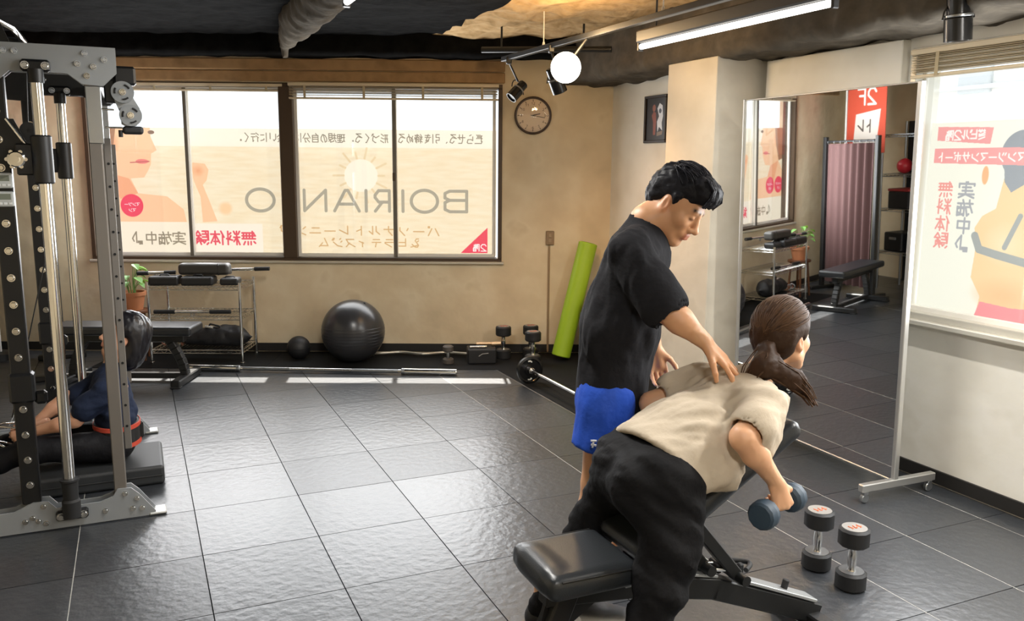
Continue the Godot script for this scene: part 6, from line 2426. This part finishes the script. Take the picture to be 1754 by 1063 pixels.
func build_woman(skinm: Material) -> void:
	var o := Vector3(1.42, 0, -2.12)
	var t := thing("person", "woman in cream t-shirt and black trousers leaning chest down on the raised bench", "person", rf(o.x, 0, o.z), GA)
	var p := func(x: float, y: float, z: float) -> Vector3: return Vector3(x, y, z) - o
	var skin := Color("d3a27e")
	var nail := Color("e6bda4")
	var neck: Vector3 = p.call(1.835, 0.960, -2.12)
	var hc: Vector3 = p.call(1.930, 1.080, -2.125)
	var hf := Vector3(0.96, 0.02, -0.22)
	var hu := Vector3(0.0, 1, 0.0)
	var shR: Vector3 = p.call(1.735, 0.905, -1.965)
	var elR: Vector3 = p.call(1.590, 0.845, -1.885)
	var wrR: Vector3 = p.call(1.705, 0.698, -1.865)
	var shL: Vector3 = p.call(1.720, 0.905, -2.285)
	var elL: Vector3 = p.call(1.590, 0.820, -2.37)
	var wrL: Vector3 = p.call(1.68, 0.640, -2.39)
	var n := Net.new()
	n.cur = skin
	n.k = 0.04
	n.wide(p.call(1.45, 0.735, -2.12), p.call(1.70, 0.860, -2.12), 0.085, 0.090, Vector3.BACK, 1.35)
	n.cap(neck, p.call(1.73, 0.89, -2.12), 0.05, 0.07)
	n.k = 0.025
	n.cap(shR, elR, 0.045, 0.038)
	n.cap(elR, elR.lerp(wrR, 0.35), 0.037, 0.037)
	n.cap(elR.lerp(wrR, 0.35), wrR, 0.037, 0.023)
	n.cap(shL, elL, 0.045, 0.038)
	n.cap(elL, elL.lerp(wrL, 0.35), 0.037, 0.036)
	n.cap(elL.lerp(wrL, 0.35), wrL, 0.036, 0.023)
	# legs inside the trousers
	n.cap(p.call(1.42, 0.70, -2.03), p.call(1.355, 0.43, -1.92), 0.085, 0.050)
	n.cap(p.call(1.355, 0.43, -1.92), p.call(1.245, 0.20, -1.90), 0.050, 0.040)
	n.cap(p.call(1.42, 0.70, -2.21), p.call(1.36, 0.43, -2.35), 0.085, 0.055)
	n.cap(p.call(1.36, 0.43, -2.35), p.call(1.25, 0.20, -2.46), 0.055, 0.045)
	for q in [[p.call(1.245, 0.20, -1.90), p.call(1.198, 0.07, -1.90)], [p.call(1.25, 0.20, -2.46), p.call(1.225, 0.07, -2.47)]]:
		n.cap(q[0], q[1], 0.045, 0.034)
	n.run(0.012)
	n.soft = 0.0022
	head(n, hc, hf, hu, neck, 0.98, skin, false, 0.048)
	n.run(0.0045)
	n.soft = 0.003
	n.cur = skin
	n.k = 0.014
	n.cap(wrR.lerp(elR, 0.3), wrR, 0.028, 0.0235)
	# fist round the dumbbell handle
	var ax := Vector3(0.93, 0.02, -0.37).normalized()
	var hf2 := Vector3(0.30, -0.93, 0.12)
	hand(n, wrR, hf2, Vector3(-0.05, 0.12, 1.0), Vector3(0.93, 0.2, -0.1), [[0, 0], [1.15, 1.35, 0.8], [1.15, 1.4, 0.8], [1.2, 1.4, 0.8], [1.25, 1.4, 0.8]], 0.02, 0.92, skin, nail, [0.9, 0.8])
	n.run(0.004)
	n.cur = skin
	n.cap(wrL.lerp(elL, 0.3), wrL, 0.028, 0.0235)
	hand(n, wrL, Vector3(0.25, -0.95, 0.0), Vector3(0, 0.1, -1.0), Vector3(0.93, 0.2, 0.1), [[0, 0], [1.15, 1.35, 0.8], [1.15, 1.4, 0.8], [1.2, 1.4, 0.8], [1.25, 1.4, 0.8]], 0.02, 0.92, skin, nail, [0.9, 0.8])
	n.run(0.004)
	part("body", n.mesh(), skinm, t)
	# hair drawn back into a low tail
	var f := hf.normalized()
	var u := hu
	var r := f.cross(u)
	var bs := Basis(f, u, r)
	var H := func(x: float, y: float, z: float) -> Vector3: return hc + f * x + u * y + r * z
	n = Net.new()
	n.noise = folds(31, 20.0); n.nb = Basis.from_scale(Vector3(0.6, 0.8, 2.0))
	n.namp = 0.006
	n.k = 0.02
	n.ell(H.call(-0.014, 0.040, 0.0), Vector3(0.106, 0.094, 0.085), bs)
	n.ell(H.call(-0.050, -0.005, 0.0), Vector3(0.068, 0.075, 0.074), bs, 0.03)
	n.ell(H.call(0.105, -0.045, 0.0), Vector3(0.080, 0.105, 0.12), bs, 0.010, -1)
	for z in [-1.0, 1.0]: n.ell(H.call(-0.002, -0.026, 0.080 * z), Vector3(0.028, 0.034, 0.02), bs, 0.008, -1)
	n.ell(H.call(0.040, -0.085, 0.0), Vector3(0.070, 0.075, 0.12), bs, 0.012, -1)
	n.run(0.0052)
	var hm := weave("35251a", 0.55, 63, 0.4, 9.0)
	part("hair", n.mesh(), hm, t)
	n = Net.new()
	n.noise = folds(33, 16.0)
	n.namp = 0.012
	n.k = 0.025
	var tie: Vector3 = H.call(-0.112, -0.022, 0.022)
	n.cap(H.call(-0.085, -0.005, 0.010), tie, 0.030, 0.022)
	n.cap(tie, tie + Vector3(-0.030, -0.045, 0.030), 0.024, 0.040)
	n.cap(tie + Vector3(-0.030, -0.045, 0.030), tie + Vector3(-0.055, -0.080, 0.010), 0.040, 0.022)
	n.cap(tie + Vector3(-0.02, -0.05, 0.035), tie + Vector3(0.040, -0.085, 0.080), 0.034, 0.030)
	n.cap(tie + Vector3(0.040, -0.085, 0.080), tie + Vector3(0.085, -0.135, 0.110), 0.028, 0.012)
	n.run(0.0055)
	part("ponytail", n.mesh(), hm, t)
	var b := B.new()
	var rg := RandomNumberGenerator.new()
	rg.seed = 9
	for k in 130:
		var an := rg.randf_range(-1.25, 1.25)
		var d0 := Vector3(rg.randf_range(0.25, 0.75), cos(an), sin(an) * 1.0)
		var d1 := Vector3(-0.95, -0.22 + rg.randf_range(-0.12, 0.12), 0.10 + rg.randf_range(-0.12, 0.12))
		strand(b, H.call(-0.014, 0.040, 0.0), bs, Vector3(0.1065, 0.0945, 0.0855), d0, d1, rg.randf_range(0.0, 0.0025), rg.randf_range(0.0010, 0.0019), 11)
	for k in 70:
		var j := Vector3(rg.randf_range(-1, 1), rg.randf_range(-1, 1), rg.randf_range(-1, 1))
		var pa := [tie + j * 0.016, tie + Vector3(-0.030, -0.045, 0.030) + j * 0.034, tie + Vector3(-0.05, -0.078, 0.012) + j * 0.030, tie + Vector3(-0.066, -0.100, 0.006) + j * 0.022]
		if k % 2: pa = [tie + j * 0.016, tie + Vector3(-0.012, -0.050, 0.038) + j * 0.030, tie + Vector3(0.040, -0.085, 0.080) + j * 0.028, tie + Vector3(0.080, -0.128, 0.106) + j * 0.018, tie + Vector3(0.094, -0.156, 0.118) + j * 0.014]
		b.tube(pa, rg.randf_range(0.0014, 0.0028), 5)
	var st := part("hair_strands", b, weave("4a3525", 0.45, 63, 0.3, 9.0), t)
	st.set_meta("kind", "stuff")
	b = B.new()
	b.bar(tie + Vector3(-0.005, 0.026, 0.004), tie + Vector3(0.012, 0.018, 0.018), 0.006, 0.006, 0.002)
	part("hair_clip", b, mat("e8e4dc", 0.3), t, "small white hair clip")
	# t-shirt
	n = Net.new()
	n.noise = folds(41, 6.0); n.nb = Basis.from_scale(Vector3(0.8, 1.5, 2.4)) * Basis(Vector3.BACK, -0.5).rotated(Vector3.UP, 0.5)
	n.namp = 0.019
	n.k = 0.05
	n.wide(p.call(1.435, 0.715, -2.115), p.call(1.56, 0.775, -2.12), 0.136, 0.124, Vector3.BACK, 1.42)
	n.wide(p.call(1.56, 0.775, -2.12), p.call(1.715, 0.862, -2.12), 0.122, 0.104, Vector3.BACK, 1.40)
	n.cap(p.call(1.735, 0.905, -2.02), p.call(1.73, 0.905, -2.24), 0.062, 0.062)
	n.cap(neck + Vector3(-0.035, -0.015, 0), p.call(1.74, 0.90, -2.12), 0.058, 0.07, 0.04)
	n.cap(shR, p.call(1.640, 0.868, -1.905), 0.066, 0.070, 0.035)
	n.cap(p.call(1.70, 0.86, -1.95), p.call(1.66, 0.805, -1.905), 0.060, 0.052, 0.035)
	n.cap(shL, p.call(1.655, 0.870, -2.335), 0.064, 0.066, 0.035)
	n.calm = 0.06
	# loose hem hanging on the near side
	n.cap(p.call(1.50, 0.72, -1.975), p.call(1.60, 0.70, -1.97), 0.055, 0.050, 0.05)
	var hem := Vector3(-0.80, -0.55, 0.10)
	n.cut(p.call(1.425, 0.72, -2.12), hem, 0.008)
	var ad := (elR - shR).normalized()
	n.cap(elR - ad * 0.050, elR + ad * 0.2, 0.050, 0.050, 0.008, -1)
	var al := (elL - shL).normalized()
	n.cap(elL - al * 0.060, elL + al * 0.2, 0.054, 0.054, 0.008, -1)
	n.cap(neck + Vector3(0.012, 0.018, 0), neck + Vector3(0.12, 0.10, 0), 0.052, 0.08, 0.008, -1)
	n.wide(p.call(1.30, 0.65, -2.115), p.call(1.44, 0.72, -2.115), 0.108, 0.108, Vector3.BACK, 1.42, 0.01, -1)
	n.run(0.0088)
	part("t_shirt", n.mesh(), weave("bcaf9c", 0.9, 64, 0.35), t, "cream t-shirt")
	# trousers
	n = Net.new()
	n.noise = folds(51, 6.5); n.nb = Basis.from_scale(Vector3(0.7, 2.4, 0.8)) * Basis(Vector3.BACK, 0.7)
	n.namp = 0.014
	n.k = 0.05
	n.wide(p.call(1.397, 0.680, -2.115), p.call(1.48, 0.740, -2.12), 0.120, 0.100, Vector3.BACK, 1.35)
	for s in [-1.0, 1.0]: n.ell(p.call(1.376 - 0.020 * s, 0.676, -2.115 + 0.085 * s), Vector3(0.105, 0.110, 0.098), Basis(), 0.05)
	n.cap(p.call(1.425, 0.690, -2.005), p.call(1.385, 0.51, -1.94), 0.108, 0.086)
	n.cap(p.call(1.385, 0.51, -1.94), p.call(1.338, 0.41, -1.915), 0.084, 0.068)
	n.cap(p.call(1.338, 0.41, -1.915), p.call(1.296, 0.32, -1.905), 0.066, 0.055)
	n.cap(p.call(1.296, 0.32, -1.905), p.call(1.205, 0.075, -1.90), 0.054, 0.044)
	n.cap(p.call(1.415, 0.690, -2.215), p.call(1.365, 0.43, -2.35), 0.104, 0.078)
	n.cap(p.call(1.365, 0.43, -2.35), p.call(1.235, 0.075, -2.47), 0.076, 0.058)
	n.cut(p.call(0, 0.075, 0), Vector3.DOWN)
	n.run(0.010)
	part("trousers", n.mesh(), weave("131315", 0.7, 65, 0.4), t, "black trousers")
	# shoes
	for q in [[p.call(1.15, 0, -1.895), p.call(1.385, 0, -1.89)], [p.call(1.18, 0, -2.48), p.call(1.41, 0, -2.49)]]:
		n = Net.new()
		shoe(n, q[0], q[1], Color("222226"), Color("c9c9c9"))
		n.run(0.009)
		part("shoe", n.mesh(), vmat(0.6), t)
	# the dumbbells in her hands
	for k in 2:
		var w: Vector3 = wrR if k == 0 else wrL
		var d := ax if k == 0 else Vector3(0.93, 0.05, 0.2).normalized()
		var back := Vector3(-0.05, 0.12, 1.0) if k == 0 else Vector3(0, 0.1, -1.0)
		var at: Vector3 = o + w + hf2.normalized() * 0.085 - back.normalized() * 0.026
		var db := thing("dumbbell", ["blue rubber coated dumbbell held in the woman's near hand", "blue rubber coated dumbbell in the woman's far hand, hidden behind her"][k], "dumbbell", rf(at.x, at.y, at.z), GA, "blue dumbbells in the woman's hands")
		var fr := B.frame(d)
		for s in [-1.0, 1.0]:
			b = B.new()
			var m := Transform3D(fr * (Basis() if s > 0 else Basis(Vector3.RIGHT, PI)), Vector3.ZERO)
			b.lathe([Vector2(0.014, 0.058), Vector2(0.034, 0.060), Vector2(0.043, 0.068), Vector2(0.046, 0.086), Vector2(0.043, 0.108), Vector2(0.036, 0.115), Vector2(0, 0.116)], 12, m)
			part("head", b, tri(mat("293a49", 0.6), 6.0, false), db)
		b = B.new()
		b.cyl(-d * 0.055, d * 0.055, 0.0145, -1, 16)
		part("handle", b, mat("2f4a60", 0.55), db)

func build_sitter(skinm: Material) -> void:
	var o := Vector3(-0.20, 0, -4.74)
	var t := thing("person", "seated woman with dark bobbed hair, navy t-shirt and red edged belt at the machine", "person", rf(o.x, 0, o.z), GA)
	var p := func(x: float, y: float, z: float) -> Vector3: return Vector3(x, y, z) - o
	var skin := Color("c9977a")
	var neck: Vector3 = p.call(-0.140, 0.620, -4.74)
	var hc: Vector3 = p.call(-0.080, 0.742, -4.74)
	var hf := Vector3(-0.93, 0.30, 0.02)
	var hu := Vector3(0.30, 0.95, 0.0)
	var n := Net.new()
	n.cur = skin
	n.k = 0.04
	n.wide(p.call(-0.150, 0.22, -4.74), p.call(-0.165, 0.47, -4.74), 0.085, 0.090, Vector3.BACK, 1.35)
	n.cap(neck, p.call(-0.165, 0.52, -4.74), 0.045, 0.06)
	n.k = 0.022
	for s in [1.0, -1.0]:
		var sh: Vector3 = p.call(-0.180, 0.505, -4.74 + 0.155 * s)
		var el: Vector3 = p.call(-0.330 - 0.03 * (1.0 - s), 0.355 + 0.02 * (1 - s), -4.74 + 0.14 * s)
		var wr: Vector3 = p.call(-0.535, 0.295 , -4.74 + 0.075 * s)
		n.cap(sh, el, 0.042, 0.036)
		n.cap(el, el.lerp(wr, 0.35), 0.036, 0.036)
		n.cap(el.lerp(wr, 0.35), wr, 0.036, 0.023)
	n.run(0.014)
	n.soft = 0.0022
	head(n, hc, hf, hu, neck, 0.96, skin, false, 0.046)
	n.run(0.006)
	n.soft = 0.003
	for s in [1.0, -1.0]:
		var wr: Vector3 = p.call(-0.535, 0.295 , -4.74 + 0.075 * s)
		n.cur = skin
		n.k = 0.014
		n.cap(wr + Vector3(0.05, 0.012, 0.012 * s), wr, 0.026, 0.023)
		hand(n, wr, Vector3(-0.95, -0.25, -0.1 * s), Vector3(-0.1, 0.2, s), Vector3(-0.1, 0.95, 0.0), [[0, 0], [1.1, 1.3, 0.8], [1.1, 1.35, 0.8], [1.15, 1.35, 0.8], [1.2, 1.35, 0.8]], 0.02, 0.90, skin, Color("e0b49a"), [0.8, 0.7])
		n.run(0.0055)
	part("body", n.mesh(), skinm, t)
	var f := hf.normalized()
	var u := (hu - f * hu.dot(f)).normalized()
	var r := f.cross(u)
	var bs := Basis(f, u, r)
	var H := func(x: float, y: float, z: float) -> Vector3: return hc + f * x + u * y + r * z
	n = Net.new()
	n.noise = folds(71, 18.0); n.nb = Basis.from_scale(Vector3(2.0, 0.5, 2.0))
	n.namp = 0.006
	n.k = 0.025
	n.ell(H.call(-0.016, 0.042, 0.0), Vector3(0.106, 0.094, 0.088), bs)
	n.ell(H.call(-0.058, -0.040, 0.0), Vector3(0.070, 0.115, 0.090), bs, 0.04)
	n.ell(H.call(-0.050, -0.110, 0.0), Vector3(0.055, 0.065, 0.080), bs, 0.04)
	n.ell(H.call(0.095, -0.035, 0.0), Vector3(0.078, 0.115, 0.12), bs, 0.010, -1)
	for z in [-1.0, 1.0]: n.ell(H.call(0.0, -0.026, 0.088 * z), Vector3(0.024, 0.032, 0.028), bs, 0.008, -1)
	n.run(0.0065)
	part("hair", n.mesh(), mat("121116", 0.35), t)
	n = Net.new()
	n.noise = folds(73, 7.0); n.nb = Basis.from_scale(Vector3(0.8, 2.0, 1.2))
	n.namp = 0.012
	n.k = 0.04
	n.wide(p.call(-0.142, 0.20, -4.74), p.call(-0.150, 0.34, -4.74), 0.094, 0.096, Vector3.BACK, 1.38)
	n.wide(p.call(-0.150, 0.34, -4.74), p.call(-0.170, 0.47, -4.74), 0.098, 0.096, Vector3.BACK, 1.38)
	n.cap(p.call(-0.165, 0.515, -4.64), p.call(-0.165, 0.515, -4.84), 0.056, 0.056)
	n.cap(neck + Vector3(-0.003, -0.02, 0), p.call(-0.165, 0.52, -4.74), 0.052, 0.07, 0.03)
	for s in [1.0, -1.0]:
		var sh: Vector3 = p.call(-0.180, 0.50, -4.74 + 0.155 * s)
		var e: Vector3 = p.call(-0.285 - 0.02 * (1.0 - s), 0.405, -4.74 + 0.145 * s)
		n.cap(sh, e, 0.062, 0.062, 0.03)
	n.cap(neck + Vector3(-0.01, 0.024, 0), neck + Vector3(-0.06, 0.12, 0), 0.050, 0.07, 0.008, -1)
	n.run(0.0095)
	part("t_shirt", n.mesh(), weave("232b3f", 0.85, 66), t, "navy t-shirt")
	var b := B.new()
	# wide belt with red edges
	var bm := Transform3D(Basis.from_scale(Vector3(0.108, 1, 0.146)), p.call(-0.148, 0.0, -4.74))
	b.lathe([Vector2(0.9, 0.175), Vector2(1.0, 0.175), Vector2(1.03, 0.19), Vector2(1.03, 0.275), Vector2(1.0, 0.29), Vector2(0.9, 0.29)], 40, bm)
	var belt := part("belt", b, mat("161617", 0.6), t, "wide black belt")
	for y in [0.186, 0.280]:
		b = B.new()
		b.lathe([Vector2(1.02, y - 0.012), Vector2(1.07, y - 0.010), Vector2(1.07, y + 0.010), Vector2(1.02, y + 0.012)], 40, bm)
		part("edging", b, mat("b3402c", 0.65), belt, "red edging")
	b = B.new()
	b.box(p.call(-0.036, 0.235, -4.74), Vector3(0.03, 0.09, 0.05), 0.008)
	part("buckle", b, M.black, belt)
	n = Net.new()
	n.noise = folds(75, 7.0)
	n.namp = 0.009
	n.k = 0.04
	n.wide(p.call(-0.155, 0.190, -4.74), p.call(-0.150, 0.23, -4.74), 0.095, 0.092, Vector3.BACK, 1.45)
	for s in [1.0, -1.0]:
		var hip: Vector3 = p.call(-0.165, 0.185, -4.74 + 0.085 * s)
		var kn: Vector3 = p.call(-0.545, 0.215, -4.74 + 0.115 * s)
		var an: Vector3 = p.call(-0.86, 0.120, -4.74 + 0.10 * s)
		n.cap(hip, kn, 0.085, 0.060)
		n.cap(kn, kn.lerp(an, 0.4), 0.060, 0.055)
		n.cap(kn.lerp(an, 0.4), an, 0.055, 0.042)
	n.cut(p.call(0, 0.102, 0), Vector3.DOWN)
	n.run(0.011)
	part("leggings", n.mesh(), weave("19191c", 0.6, 67), t, "black leggings")
	for s in [1.0, -1.0]:
		n = Net.new()
		shoe(n, p.call(-0.88, 0.0, -4.74 + 0.10 * s), p.call(-0.93, 0.0, -4.74 + 0.10 * s) + Vector3(-0.17, 0, 0), Color("2a2a2e"), Color("cccccc"))
		n.run(0.009)
		part("shoe", n.mesh(), vmat(0.6), t)
